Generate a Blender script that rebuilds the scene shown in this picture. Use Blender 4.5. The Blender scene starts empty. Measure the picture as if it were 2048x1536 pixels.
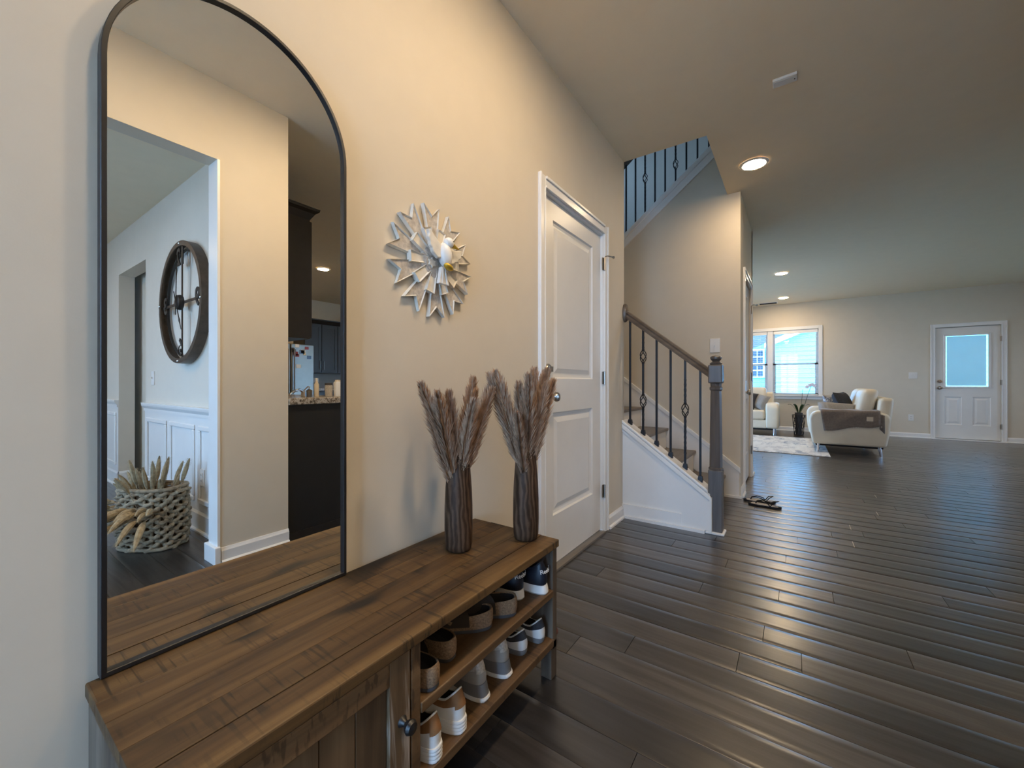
import bpy, bmesh, math, random
from mathutils import Vector, Matrix
R = math.radians
rnd = random.Random(7)
SC = bpy.context.scene
COL = SC.collection

# ------------------------------------------------------------------ camera, sky, exposure
FPX = 807.0
cam_d = bpy.data.cameras.new('camera'); cam = bpy.data.objects.new('camera', cam_d); COL.objects.link(cam)
cam_d.sensor_fit = 'HORIZONTAL'; cam_d.sensor_width = 36.0; cam_d.lens = FPX/2048*36
cam_d.shift_y = -2/2048; cam_d.clip_start = .02; cam_d.clip_end = 200
cam.location = (1.082, 0, 1.03); cam.rotation_euler = (R(90), 0, math.atan(564/FPX))
SC.camera = cam
w = bpy.data.worlds.new('sky'); SC.world = w; w.use_nodes = True
bg = w.node_tree.nodes['Background']; bg.inputs[0].default_value = (.37, .63, 1.0, 1); bg.inputs[1].default_value = 6.5
SC.view_settings.view_transform = 'Standard'; SC.view_settings.look = 'None'
SC.view_settings.gamma = 1; SC.view_settings.use_curve_mapping = False; SC.view_settings.exposure = 1.66
SC.cycles.max_bounces = 10; SC.cycles.diffuse_bounces = 6; SC.cycles.glossy_bounces = 5
SC.cycles.transparent_max_bounces = 12; SC.cycles.sample_clamp_indirect = 6
LAMP = (1.0, .75, .47)

def portal(name, loc, rot, sx, sy):
    d = bpy.data.lights.new(name, 'AREA'); d.shape = 'RECTANGLE'; d.size = sx; d.size_y = sy; d.cycles.is_portal = True
    o = bpy.data.objects.new(name, d); o.location = loc; o.rotation_euler = rot; COL.objects.link(o)
portal('portal_window_living', (.65, 10.72, 1.48), (R(-90), 0, 0), 1.7, 1.5)
portal('portal_door_living', (3.62, 10.73, 1.43), (R(-90), 0, 0), .56, .94)
portal('portal_window_dining', (3.6, -2.12, 1.5), (R(90), 0, 0), 1.4, 1.4)
portal('portal_window_entry', (.82, -2.12, 1.35), (R(90), 0, 0), .92, 2.2)
portal('portal_window_patio', (-2.42, 8.15, 1.15), (R(90), 0, R(-90)), 1.7, 2.1)
portal('portal_window_side', (7.22, 7.8, 1.45), (R(90), 0, R(90)), 1.2, 1.7)
portal('portal_window_stair', (-2.42, 4.2, 4.0), (R(90), 0, R(-90)), .8, 1.2)

# ------------------------------------------------------------------ materials
def new_mat(name):
    m = bpy.data.materials.new(name); m.use_nodes = True
    nt = m.node_tree; return m, nt, nt.nodes['Principled BSDF']
def N(nt, t, **kw):
    n = nt.nodes.new(t)
    for k, v in kw.items(): setattr(n, k, v)
    return n
def ramp(nt, fac, stops):
    r = N(nt, 'ShaderNodeValToRGB'); e = r.color_ramp.elements
    while len(e) < len(stops): e.new(.5)
    for el, (p, c) in zip(e, stops): el.position = p; el.color = (*c, 1)
    nt.links.new(fac, r.inputs[0]); return r.outputs[0]
def coords(nt, scale=(1, 1, 1), world=False, rand=False):
    if world: src = N(nt, 'ShaderNodeNewGeometry').outputs['Position']
    else: src = N(nt, 'ShaderNodeTexCoord').outputs['Object']
    if rand:
        oi = N(nt, 'ShaderNodeObjectInfo'); ad = N(nt, 'ShaderNodeVectorMath', operation='MULTIPLY_ADD')
        cx = N(nt, 'ShaderNodeCombineXYZ')
        for i in range(3): nt.links.new(oi.outputs['Random'], cx.inputs[i])
        nt.links.new(cx.outputs[0], ad.inputs[0]); ad.inputs[1].default_value = (37, 53, 19); nt.links.new(src, ad.inputs[2]); src = ad.outputs[0]
    mp = N(nt, 'ShaderNodeMapping'); mp.inputs['Scale'].default_value = scale; nt.links.new(src, mp.inputs[0]); return mp.outputs[0]
def noise(nt, co, sc=5, det=4, rough=.55, dist=0):
    n = N(nt, 'ShaderNodeTexNoise'); n.inputs['Scale'].default_value = sc; n.inputs['Detail'].default_value = det
    n.inputs['Roughness'].default_value = rough; n.inputs['Distortion'].default_value = dist
    nt.links.new(co, n.inputs['Vector']); return n.outputs[0]
def bump(nt, b, h, strength=.2, dist=.01):
    bn = N(nt, 'ShaderNodeBump'); bn.inputs['Strength'].default_value = strength; bn.inputs['Distance'].default_value = dist
    nt.links.new(h, bn.inputs['Height']); nt.links.new(bn.outputs[0], b.inputs['Normal']); nt.links.new(bn.outputs[0], b.inputs['Coat Normal'])
def mixc(nt, fac, a, b, mode='MIX'):
    m = N(nt, 'ShaderNodeMix', data_type='RGBA', blend_type=mode)
    if isinstance(fac, (int, float)): m.inputs[0].default_value = fac
    else: nt.links.new(fac, m.inputs[0])
    for i, c in ((6, a), (7, b)):
        if isinstance(c, tuple): m.inputs[i].default_value = (*c, 1)
        else: nt.links.new(c, m.inputs[i])
    return m.outputs[2]
def plain(name, col, rough=.5, metal=0, var=.06, nsc=8, bmp=0, bsc=200, spec=None, world=True, sheen=0):
    m, nt, b = new_mat(name); co = coords(nt, world=world)
    n = noise(nt, co, nsc, 3)
    c = ramp(nt, n, [(.3, tuple(x*(1-var) for x in col)), (.7, tuple(min(1, x*(1+var)) for x in col))])
    nt.links.new(c, b.inputs['Base Color']); b.inputs['Roughness'].default_value = rough; b.inputs['Metallic'].default_value = metal
    if spec is not None: b.inputs['Specular IOR Level'].default_value = spec
    if sheen: b.inputs['Sheen Weight'].default_value = sheen
    if bmp: bump(nt, b, noise(nt, co, bsc, 2), bmp, .002)
    return m
def emit(name, col, s):
    m, nt, b = new_mat(name); b.inputs['Base Color'].default_value = (*col, 1)
    b.inputs['Emission Color'].default_value = (*col, 1); b.inputs['Emission Strength'].default_value = s; return m
def grain(name, dark, mid, light, axis='Y', rough=.5, sc=1.0, rnd_obj=True, bmp=.15, saw=0, streak=None, world=False, spec=.5, darkspots=0, tint=.35):
    """wood with grain along one axis; saw = cross saw marks; streak = pale wash colour"""
    m, nt, b = new_mat(name)
    st = {'X': (.06, 1, 1), 'Y': (1, .06, 1), 'Z': (1, 1, .06)}[axis]
    co = coords(nt, st, world=world, rand=rnd_obj)
    n1 = noise(nt, co, 28*sc, 6, .65, .6); n2 = noise(nt, co, 7*sc, 3, .5, 1.2)
    c1 = ramp(nt, n1, [(.36, dark), (.51, mid), (.66, light)])
    c2 = ramp(nt, n2, [(.36, dark), (.5, mid), (.64, light)])
    c = mixc(nt, .45, c1, c2)
    if rnd_obj and tint:
        oi = N(nt, 'ShaderNodeObjectInfo')
        tn = ramp(nt, oi.outputs['Random'], [(0, (1-tint,)*3), (.5, (1, 1, 1)), (1, (1+tint*.6, 1+tint*.5, 1+tint*.4))])
        c = mixc(nt, 1.0, c, tn, 'MULTIPLY')
    if saw:
        st2 = {'X': (1, .06, .3), 'Y': (.06, 1, .3), 'Z': (.3, .06, 1)}[axis]
        cs = coords(nt, st2, world=world, rand=rnd_obj)
        s1 = noise(nt, cs, 95, 2, .5); s2 = noise(nt, coords(nt, (1, 1, 1), world=world, rand=rnd_obj), 7, 2)
        f1 = ramp(nt, s1, [(.54, (0, 0, 0)), (.62, (1, 1, 1))]); f2 = ramp(nt, s2, [(.42, (0, 0, 0)), (.56, (1, 1, 1))])
        f = mixc(nt, 1.0, f1, f2, 'MULTIPLY'); mm = N(nt, 'ShaderNodeMath', operation='MULTIPLY'); mm.inputs[1].default_value = saw
        nt.links.new(f, mm.inputs[0]); c = mixc(nt, mm.outputs[0], c, tuple(x*.45 for x in dark))
    if darkspots:
        k = noise(nt, coords(nt, tuple(.35 if x < 1 else 1 for x in st), world=world, rand=rnd_obj), 6, 2, .5, .8)
        kf = ramp(nt, k, [(.60, (0, 0, 0)), (.70, (darkspots,)*3)]); c = mixc(nt, kf, c, tuple(x*.25 for x in dark))
    if streak:
        k = noise(nt, coords(nt, st, world=world, rand=rnd_obj), 9, 5, .75, 2.0)
        kf = ramp(nt, k, [(.57, (0, 0, 0)), (.66, (.75, .75, .75))]); c = mixc(nt, kf, c, streak)
    nt.links.new(c, b.inputs['Base Color']); b.inputs['Roughness'].default_value = rough; b.inputs['Specular IOR Level'].default_value = spec
    if bmp: bump(nt, b, n1, bmp, .003)
    return m

M = {}
M['wall'] = plain('beige_wall_paint', (.63, .56, .45), .65, var=.015, bmp=.05, bsc=260)
M['walllr'] = M['wall']
M['ceil'] = plain('ceiling_paint', (.82, .71, .53), .9, var=.015, bmp=.06, bsc=180)
M['dwall'] = plain('dining_wall_paint', (.66, .60, .51), .7, var=.015, bmp=.05, bsc=260)
M['trim'] = plain('white_trim_paint', (.78, .77, .75), .28, var=.015)
M['door'] = plain('white_door_paint', (.74, .72, .68), .33, var=.015, bmp=.02, bsc=60)
M['black'] = plain('black_powder_coat', (.012, .011, .011), .38, var=.1)
M['iron'] = plain('black_iron', (.011, .012, .016), .42, .3, var=.1)
M['nickel'] = plain('brushed_nickel', (.42, .38, .33), .28, 1, var=.05)
M['chrome'] = plain('chrome', (.75, .76, .8), .12, 1, var=.02)
M['newel'] = grain('grey_stained_wood', (.07, .06, .055), (.105, .092, .085), (.14, .125, .115), 'Z', .36, rnd_obj=False, world=True, bmp=.05)
M['rail'] = grain('brown_stained_rail', (.075, .055, .042), (.115, .088, .068), (.15, .12, .095), 'X', .34, rnd_obj=False, world=True, bmp=.05)
M['tread'] = grain('stained_tread', (.12, .10, .085), (.17, .145, .12), (.21, .18, .15), 'Y', .4, rnd_obj=False, world=True, bmp=.05)
M['btop'] = grain('mango_wood_top', (.027, .012, .0036), (.086, .043, .0125), (.155, .087, .029), 'Y', .58, saw=.75, bmp=.15, darkspots=.95, tint=.16)
M['bwood'] = grain('mango_wood_frame', (.062, .031, .012), (.125, .068, .028), (.19, .11, .05), 'Y', .55, saw=.6, bmp=.12, tint=.15)
M['bside'] = grain('weathered_end_wood', (.06, .04, .027), (.115, .085, .058), (.20, .16, .12), 'Z', .65, bmp=.2, streak=(.25, .20, .15), tint=.15)
M['bplank'] = grain('weathered_door_plank', (.055, .030, .013), (.11, .065, .03), (.17, .105, .052), 'Z', .6, bmp=.2, streak=(.48, .41, .34), tint=.2)
M['vase'] = grain('walnut_vase', (.024, .013, .007), (.095, .055, .031), (.235, .15, .095), 'Z', .55, sc=.8, bmp=.1, spec=.18, tint=.1)
M['plume'] = plain('pampas_plume', (.47, .31, .20), .95, var=.25, nsc=60)
M['stalk'] = plain('dry_stalk', (.44, .33, .21), .7, var=.15, nsc=60)
M['artw'] = plain('chalky_white_wood', (.72, .68, .60), .7, var=.09, nsc=35)
M['artg'] = plain('aged_grey_inlay', (.50, .46, .41), .75, var=.25, nsc=70)
M['dove'] = plain('white_glaze', (.82, .80, .76), .35, var=.03)
M['gold'] = plain('gold_paint', (.62, .40, .05), .35, .6, var=.1)
M['cork'] = plain('cork', (.20, .125, .07), .9, var=.4, nsc=260, bmp=.3, bsc=300)
M['clog'] = plain('dark_brown_nubuck', (.030, .022, .017), .85, var=.2)
M['dark'] = plain('dark_lining', (.010, .009, .010), .9, var=.1)
M['navy'] = plain('navy_leather', (.006, .008, .017), .38, var=.15)
M['wht'] = plain('white_leather', (.72, .71, .69), .45, var=.04)
M['whs'] = plain('white_rubber', (.74, .73, .71), .6, var=.03)
M['tan'] = plain('tan_suede', (.22, .105, .04), .8, var=.15, nsc=40)
M['grey1'] = plain('pale_grey_knit', (.46, .43, .39), .9, var=.25, nsc=150)
M['grey2'] = plain('mid_grey_foam', (.30, .285, .26), .8, var=.1)
M['grey3'] = plain('slate_foam', (.16, .16, .165), .8, var=.1)
M['greyblk'] = plain('charcoal_rubber', (.05, .05, .055), .7, var=.1)
M['leather'] = plain('ivory_leather', (.70, .63, .50), .45, var=.04, nsc=5, bmp=.1, bsc=120)
M['throw'] = plain('taupe_wool', (.20, .165, .14), 1, var=.15, nsc=40, bmp=.3, bsc=400, sheen=.3)
M['fringe'] = plain('cream_fringe', (.62, .56, .48), 1, var=.1)
M['pilg'] = plain('grey_cushion', (.30, .285, .27), .95, var=.12, nsc=90, bmp=.2, bsc=400)
M['pild'] = plain('charcoal_cushion', (.035, .037, .045), .95, var=.2, nsc=60)
M['glassw'] = plain('window_vinyl', (.78, .78, .78), .4, var=.02)
M['slat'] = plain('white_blind_slat', (.80, .80, .79), .5, var=.02)
M['plate'] = plain('white_plastic_plate', (.74, .72, .68), .4, var=.02)
M['kcab'] = plain('espresso_cabinet', (.016, .013, .0115), .38, var=.15, nsc=20)
M['kpanel'] = plain('black_panel', (.0085, .008, .008), .55, var=.15)
M['clockm'] = plain('bronze_clock_metal', (.10, .075, .058), .42, .7, var=.2, nsc=20)
M['clockb'] = plain('dark_clock_metal', (.03, .027, .025), .5, .4, var=.15)
M['rope'] = plain('seagrass_rope', (.30, .235, .155), .95, var=.35, nsc=45, bmp=.4, bsc=300)
M['drygrass'] = plain('dried_grass', (.33, .25, .145), .95, var=.3, nsc=50)
M['siding'] = plain('daylight_tinted_siding', (.17, .60, .85), .7, var=.03)  # blue daylight cast put into the siding colour, also strengthens the floor reflection
M['roof'] = plain('asphalt_roof', (.06, .075, .09), .9, var=.2, nsc=20)
M['white'] = plain('white_exterior_trim', (.92, .92, .92), .5, var=.02)
M['dglass'] = plain('dark_window_glass', (.02, .05, .08), .08, var=.05)
M['pave'] = plain('pale_concrete', (.55, .54, .52), .9, var=.1, nsc=2)
M['lawn'] = plain('lawn', (.32, .36, .24), 1, var=.3, nsc=3)
M['petal'] = plain('orchid_petal', (.80, .74, .80), .5, var=.1)
M['leaf'] = plain('orchid_leaf', (.025, .06, .02), .4, var=.2)
M['paper'] = plain('pale_label', (.66, .58, .46), .8, var=.1)
M['redp'] = plain('red_plastic', (.28, .045, .035), .5, var=.2)
M['redshoe'] = plain('reddish_brown_leather', (.075, .02, .014), .6, var=.4, nsc=60)
M['blue'] = plain('blue_plastic', (.10, .2, .4), .5, var=.2)
M['backsp'] = plain('backsplash', (.28, .25, .21), .4, var=.05)
M['steel'] = plain('stainless_steel', (.26, .245, .22), .38, 1, var=.04)
M['sandal'] = plain('sandal_sole', (.50, .46, .42), .7, var=.1)

def mat_glass(name='thin_glass', tint=(.96, .98, 1)):
    m = bpy.data.materials.new(name); m.use_nodes = True; nt = m.node_tree; nt.nodes.clear()
    o = N(nt, 'ShaderNodeOutputMaterial'); mx = N(nt, 'ShaderNodeMixShader'); t = N(nt, 'ShaderNodeBsdfTransparent'); g = N(nt, 'ShaderNodeBsdfGlossy')
    t.inputs[0].default_value = (*tint, 1); g.inputs['Roughness'].default_value = .02
    f = N(nt, 'ShaderNodeFresnel'); f.inputs[0].default_value = 1.45
    nt.links.new(f.outputs[0], mx.inputs[0]); nt.links.new(t.outputs[0], mx.inputs[1]); nt.links.new(g.outputs[0], mx.inputs[2]); nt.links.new(mx.outputs[0], o.inputs[0]); return m
M['glass'] = mat_glass()
def mat_shade():
    m = bpy.data.materials.new('translucent_shade'); m.use_nodes = True; nt = m.node_tree; nt.nodes.clear()
    o = N(nt, 'ShaderNodeOutputMaterial'); mx = N(nt, 'ShaderNodeMixShader'); t = N(nt, 'ShaderNodeBsdfTranslucent'); g = N(nt, 'ShaderNodeBsdfDiffuse')
    n = noise(nt, coords(nt, world=True), 6, 2); c = ramp(nt, n, [(.3, (.37, .40, .38)), (.7, (.39, .42, .40))])
    nt.links.new(c, t.inputs[0]); nt.links.new(c, g.inputs[0]); mx.inputs[0].default_value = .3
    nt.links.new(t.outputs[0], mx.inputs[1]); nt.links.new(g.outputs[0], mx.inputs[2]); nt.links.new(mx.outputs[0], o.inputs[0]); return m
M['shade'] = mat_shade()
def mat_mirror():
    m, nt, b = new_mat('silvered_glass'); b.inputs['Metallic'].default_value = 1; b.inputs['Base Color'].default_value = (.93, .935, .91, 1)
    n = noise(nt, coords(nt, world=True), 18, 4)
    r = ramp(nt, n, [(.6, (.0, .0, .0)), (.95, (.012, .012, .012))]); nt.links.new(r, b.inputs['Roughness']); return m
M['mirror'] = mat_mirror()
def mat_plank():
    m, nt, b = new_mat('grey_brown_plank')
    co = coords(nt, (.07, 1, 1), world=True, rand=True); n1 = noise(nt, co, 34, 6, .68, .7); n2 = noise(nt, co, 7, 3, .5, 1.5)
    c1 = ramp(nt, n1, [(.32, (.010, .009, .0085)), (.52, (.031, .028, .026)), (.72, (.064, .058, .054))])
    c2 = ramp(nt, n2, [(.32, (.014, .012, .011)), (.5, (.034, .030, .028)), (.68, (.058, .053, .050))])
    c = mixc(nt, .5, c1, c2); oi = N(nt, 'ShaderNodeObjectInfo')
    tn = ramp(nt, oi.outputs['Random'], [(0, (.45, .44, .46)), (.3, (.8, .8, .84)), (.6, (1.15, 1.08, 1.03)), (1, (2.0, 1.88, 1.75))])
    c = mixc(nt, 1.0, c, tn, 'MULTIPLY')
    nt.links.new(c, b.inputs['Base Color'])
    r = ramp(nt, n1, [(.3, (.40, .40, .40)), (.75, (.28, .28, .28))]); nt.links.new(r, b.inputs['Roughness'])
    b.inputs['Specular IOR Level'].default_value = .5; b.inputs['Coat Weight'].default_value = .7; b.inputs['Coat Roughness'].default_value = .24; b.inputs['Coat IOR'].default_value = 1.55
    cb = coords(nt, (.05, 1, 1), world=True, rand=True); bump(nt, b, noise(nt, cb, 42, 3, .6, .3), .07, .004)
    return m
M['plank'] = mat_plank()
def mat_granite():
    m, nt, b = new_mat('speckled_granite'); co = coords(nt, world=True)
    c = ramp(nt, noise(nt, co, 55, 5, .8), [(.36, (.02, .018, .016)), (.47, (.20, .15, .10)), (.56, (.50, .44, .36)), (.7, (.10, .08, .065))])
    nt.links.new(c, b.inputs['Base Color']); b.inputs['Roughness'].default_value = .18; return m
M['granite'] = mat_granite()
def mat_rug():
    m, nt, b = new_mat('distressed_rug'); co = coords(nt, (.35, 2.6, 1), world=True)
    v = N(nt, 'ShaderNodeTexBrick'); v.inputs['Scale'].default_value = 1.6; v.inputs['Mortar Size'].default_value = .0
    v.inputs['Color1'].default_value = (.66, .62, .56, 1); v.inputs['Color2'].default_value = (.24, .26, .31, 1); v.offset = .37
    cr = N(nt, 'ShaderNodeMapping'); cr.inputs['Rotation'].default_value = (0, 0, R(90)); nt.links.new(coords(nt, (1, 1, 1), world=True), cr.inputs[0])
    nt.links.new(cr.outputs[0], v.inputs['Vector'])
    n = noise(nt, coords(nt, (1.2, .5, 1), world=True), 9, 5, .7)
    c = mixc(nt, ramp(nt, n, [(.42, (0, 0, 0)), (.58, (1, 1, 1))]), v.outputs[0], (.70, .67, .62)); nt.links.new(c, b.inputs['Base Color']); b.inputs['Roughness'].default_value = 1
    return m
M['rug'] = mat_rug()
def mat_stripe():
    m, nt, b = new_mat('blue_grey_pattern_cushion'); co = coords(nt, (1, 1, 1), world=True)
    c = ramp(nt, noise(nt, co, 16, 2, .5, 1.5), [(.4, (.62, .62, .62)), (.5, (.10, .12, .18)), (.62, (.5, .5, .52))]); nt.links.new(c, b.inputs['Base Color']); b.inputs['Roughness'].default_value = .95; return m
M['pilp'] = mat_stripe()
def mat_vase():
    m, nt, b = new_mat('walnut_vase_swirl'); co = coords(nt, (1, 1, .42), rand=True)
    w_ = N(nt, 'ShaderNodeTexWave', wave_type='RINGS', rings_direction='SPHERICAL'); w_.inputs['Scale'].default_value = 22; w_.inputs['Distortion'].default_value = 7
    w_.inputs['Detail'].default_value = 3; w_.inputs['Detail Scale'].default_value = 1.2; nt.links.new(co, w_.inputs['Vector'])
    c = ramp(nt, w_.outputs['Fac'], [(.05, (.040, .022, .012)), (.5, (.068, .039, .022)), (.95, (.105, .064, .039))])
    c2 = ramp(nt, noise(nt, coords(nt, (1, 1, .08), rand=True), 60, 4, .6), [(.35, (.55, .52, .5)), (.65, (1.15, 1.12, 1.1))])
    nt.links.new(mixc(nt, 1.0, c, c2, 'MULTIPLY'), b.inputs['Base Color']); b.inputs['Roughness'].default_value = .5; b.inputs['Specular IOR Level'].default_value = .22
    return m
M['vase'] = mat_vase()
M['lampE'] = emit('warm_lamp_lens', LAMP, 52)
M['lampF'] = emit('warm_entry_lamp_lens', LAMP, 60)
M['lampFill'] = emit('added_hall_lamp_lens', LAMP, 92)
M['lampL'] = emit('warm_living_lamp_lens', LAMP, 105)

# ------------------------------------------------------------------ mesh builder
WL = {}
def wl(o): return WL.get(o, Vector((0, 0, 0)))
class MB:
    def __init__(s): s.v = []; s.f = []
    def add(s, vs, fs):
        b = len(s.v); s.v += [tuple(v) for v in vs]; s.f += [tuple(i+b for i in f) for f in fs]; return s
    def box(s, x0, x1, y0, y1, z0, z1):
        return s.add([(x0,y0,z0),(x1,y0,z0),(x1,y1,z0),(x0,y1,z0),(x0,y0,z1),(x1,y0,z1),(x1,y1,z1),(x0,y1,z1)],
                     [(3,2,1,0),(4,5,6,7),(0,1,5,4),(1,2,6,5),(2,3,7,6),(3,0,4,7)])
    def prism(s, poly, axis, a, b):
        """poly: 2d points in the plane normal to axis (X: (y,z), Y: (x,z), Z: (x,y))"""
        def P(p, t): return {'X': (t, p[0], p[1]), 'Y': (p[0], t, p[1]), 'Z': (p[0], p[1], t)}[axis]
        n = len(poly); vs = [P(p, a) for p in poly] + [P(p, b) for p in poly]
        return s.add(vs, [tuple(range(n))[::-1], tuple(range(n, 2*n))] + [(i, (i+1) % n, n+(i+1) % n, n+i) for i in range(n)])
    def cyl(s, p0, p1, r0, r1=None, n=12, cap=True):
        r1 = r0 if r1 is None else r1; p0 = Vector(p0); p1 = Vector(p1); d = (p1-p0)
        u = d.orthogonal().normalized(); w_ = d.normalized().cross(u)
        vs = []
        for p, r in ((p0, r0), (p1, r1)):
            for i in range(n):
                a = 2*math.pi*i/n; vs.append(p + (u*math.cos(a) + w_*math.sin(a))*r)
        fs = [(i, (i+1) % n, n+(i+1) % n, n+i) for i in range(n)]
        if cap: fs += [tuple(range(n))[::-1], tuple(range(n, 2*n))]
        return s.add(vs, fs)
    def lathe(s, prof, c=(0, 0, 0), axis='Z', n=24, cap=True):
        vs = []
        for r, h in prof:
            for i in range(n):
                a = 2*math.pi*i/n; x, y = r*math.cos(a), r*math.sin(a)
                p = {'Z': (x, y, h), 'X': (h, x, y), 'Y': (y, h, x)}[axis]; vs.append((p[0]+c[0], p[1]+c[1], p[2]+c[2]))
        fs = []
        for k in range(len(prof)-1):
            for i in range(n): fs.append((k*n+i, k*n+(i+1) % n, (k+1)*n+(i+1) % n, (k+1)*n+i))
        if cap: fs += [tuple(range(n))[::-1], tuple(range((len(prof)-1)*n, len(prof)*n))]
        return s.add(vs, fs)
    def tube(s, pts, r, n=8, closed=False, cap=True):
        pts = [Vector(p) for p in pts]; L = len(pts); rs = r if isinstance(r, (list, tuple)) else [r]*L
        vs = []; up = None
        for i, p in enumerate(pts):
            a = pts[(i-1) % L] if (closed or i > 0) else p; b = pts[(i+1) % L] if (closed or i < L-1) else p
            t = (b-a).normalized()
            if up is None: up = t.orthogonal().normalized()
            up = (up - t*up.dot(t)); up = up.normalized() if up.length > 1e-6 else t.orthogonal().normalized()
            w_ = t.cross(up)
            for k in range(n):
                q = 2*math.pi*k/n; vs.append(p + (up*math.cos(q) + w_*math.sin(q))*rs[i])
        m = L if closed else L-1
        fs = [(i*n+k, i*n+(k+1) % n, ((i+1) % L)*n+(k+1) % n, ((i+1) % L)*n+k) for i in range(m) for k in range(n)]
        if cap and not closed: fs += [tuple(range(n))[::-1], tuple(range((L-1)*n, L*n))]
        return s.add(vs, fs)
    def ell(s, c, r, rot=None, nu=14, nv=9, pw=1.0):
        c = Vector(c); vs = []
        def sp(x): return math.copysign(abs(x)**pw, x)
        for j in range(1, nv):
            ph = -math.pi/2 + math.pi*j/nv
            for i in range(nu):
                a = 2*math.pi*i/nu
                p = Vector((sp(math.cos(ph))*sp(math.cos(a))*r[0], sp(math.cos(ph))*sp(math.sin(a))*r[1], sp(math.sin(ph))*r[2]))
                if rot: p = rot @ p
                vs.append(c+p)
        for z in (-1, 1):
            p = Vector((0, 0, z*r[2])); p = rot @ p if rot else p; vs.append(c+p)
        b, t = len(vs)-2, len(vs)-1; fs = []
        for j in range(nv-2):
            for i in range(nu): fs.append((j*nu+i, j*nu+(i+1) % nu, (j+1)*nu+(i+1) % nu, (j+1)*nu+i))
        for i in range(nu): fs.append((b, (i+1) % nu, i)); fs.append((t, (nv-2)*nu+i, (nv-2)*nu+(i+1) % nu))
        return s.add(vs, fs)
    def grid(s, rows, wrap=False):
        n = len(rows[0]); vs = [p for r in rows for p in r]; m = n if wrap else n-1
        return s.add(vs, [(j*n+i, j*n+(i+1) % n, (j+1)*n+(i+1) % n, (j+1)*n+i) for j in range(len(rows)-1) for i in range(m)])
    def mesh(s, name, off=(0, 0, 0), smooth=False, bevel=0, seg=2, fix=True):
        me = bpy.data.meshes.new(name); bm = bmesh.new(); o = Vector(off)
        vs = [bm.verts.new(Vector(v)-o) for v in s.v]
        for f in s.f:
            try: bm.faces.new([vs[i] for i in f])
            except ValueError: pass
        if fix: bmesh.ops.recalc_face_normals(bm, faces=bm.faces)
        if bevel:
            es = [e for e in bm.edges if len(e.link_faces) == 2 and e.calc_face_angle(0) > .5]
            bmesh.ops.bevel(bm, geom=es, offset=bevel, segments=seg, affect='EDGES', profile=.5, clamp_overlap=True)
        bm.to_mesh(me); bm.free()
        if smooth:
            for p in me.polygons: p.use_smooth = True
            if smooth != 'all':
                try: me.set_sharp_from_angle(angle=R(38))
                except Exception: pass
        return me
    def build(s, name, mat, parent=None, smooth=False, bevel=0, seg=2, kind=None, label=None, cat=None, group=None, fix=True):
        off = wl(parent) if parent else Vector((0, 0, 0))
        me = s.mesh(name, off, smooth, bevel, seg, fix); me.materials.append(mat)
        o = bpy.data.objects.new(name, me); COL.objects.link(o)
        if parent: o.parent = parent; WL[o] = off.copy()
        tag(o, label, cat, group, kind); return o
def tag(o, label=None, cat=None, group=None, kind=None):
    for k, v in (('label', label), ('category', cat), ('group', group), ('kind', kind)):
        if v: o[k] = v
    return o
def thing(name, label, cat, loc=(0, 0, 0), group=None, kind=None):
    o = bpy.data.objects.new(name, None); o.empty_display_size = .05; o.location = loc; COL.objects.link(o); WL[o] = Vector(loc)
    return tag(o, label, cat, group, kind)
def obj(name, me, parent=None, loc=(0, 0, 0), rot=(0, 0, 0), mat=None):
    o = bpy.data.objects.new(name, me); COL.objects.link(o); o.parent = parent; o.location = loc; o.rotation_euler = rot
    if mat and not me.materials: me.materials.append(mat)
    return o
def copy_tree(o, parent=None):
    c = o.copy(); COL.objects.link(c); c.parent = parent
    for ch in list(o.children): copy_tree(ch, c)
    return c
B = lambda *a: MB().box(*a)
def boxes(*L):
    m = MB()
    for b in L: m.box(*b)
    return m
ST = 'structure'
H = 2.745

# ------------------------------------------------------------------ floor: planks
flo = B(-2.4, 7.2, -2.1, 10.7, -.06, -.012).build('floor', M['kpanel'], kind=ST, label='dark grey-brown plank floor running through the hall')
PW = .128; Y0 = 2.275
def plank_mesh():
    m = MB(); rows = []
    prof = [(-.5, -1.0), (-.5, -.07), (-.488, -.012), (-.30, 0), (0, -.018), (.30, 0), (.488, -.012), (.5, -.07), (.5, -1.0)]
    for x in (-.5, .5): rows.append([(x, y, z*.012) for y, z in prof])
    m.grid(rows); n = len(prof); m.f.append(tuple(range(n))); m.f.append(tuple(range(2*n-1, n-1, -1)))
    return m.mesh('plank', smooth=True)
pm = plank_mesh(); pm.materials.append(M['plank'])
JOINTS = [(1.411, 3.75), (1.393, 3.37), (1.022, 2.34), (1.105, 1.84), (.912, 1.71), (.552, 1.58), (.724, 1.10), (1.043, 2.84), (1.10, 3.236), (1.236, 2.476), (1.69, 4.84), (1.62, 4.235)]
jr = {}
for x, y in JOINTS: jr.setdefault(math.floor((y-Y0)/PW), []).append(x)
cands = []; rest = MB()
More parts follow.
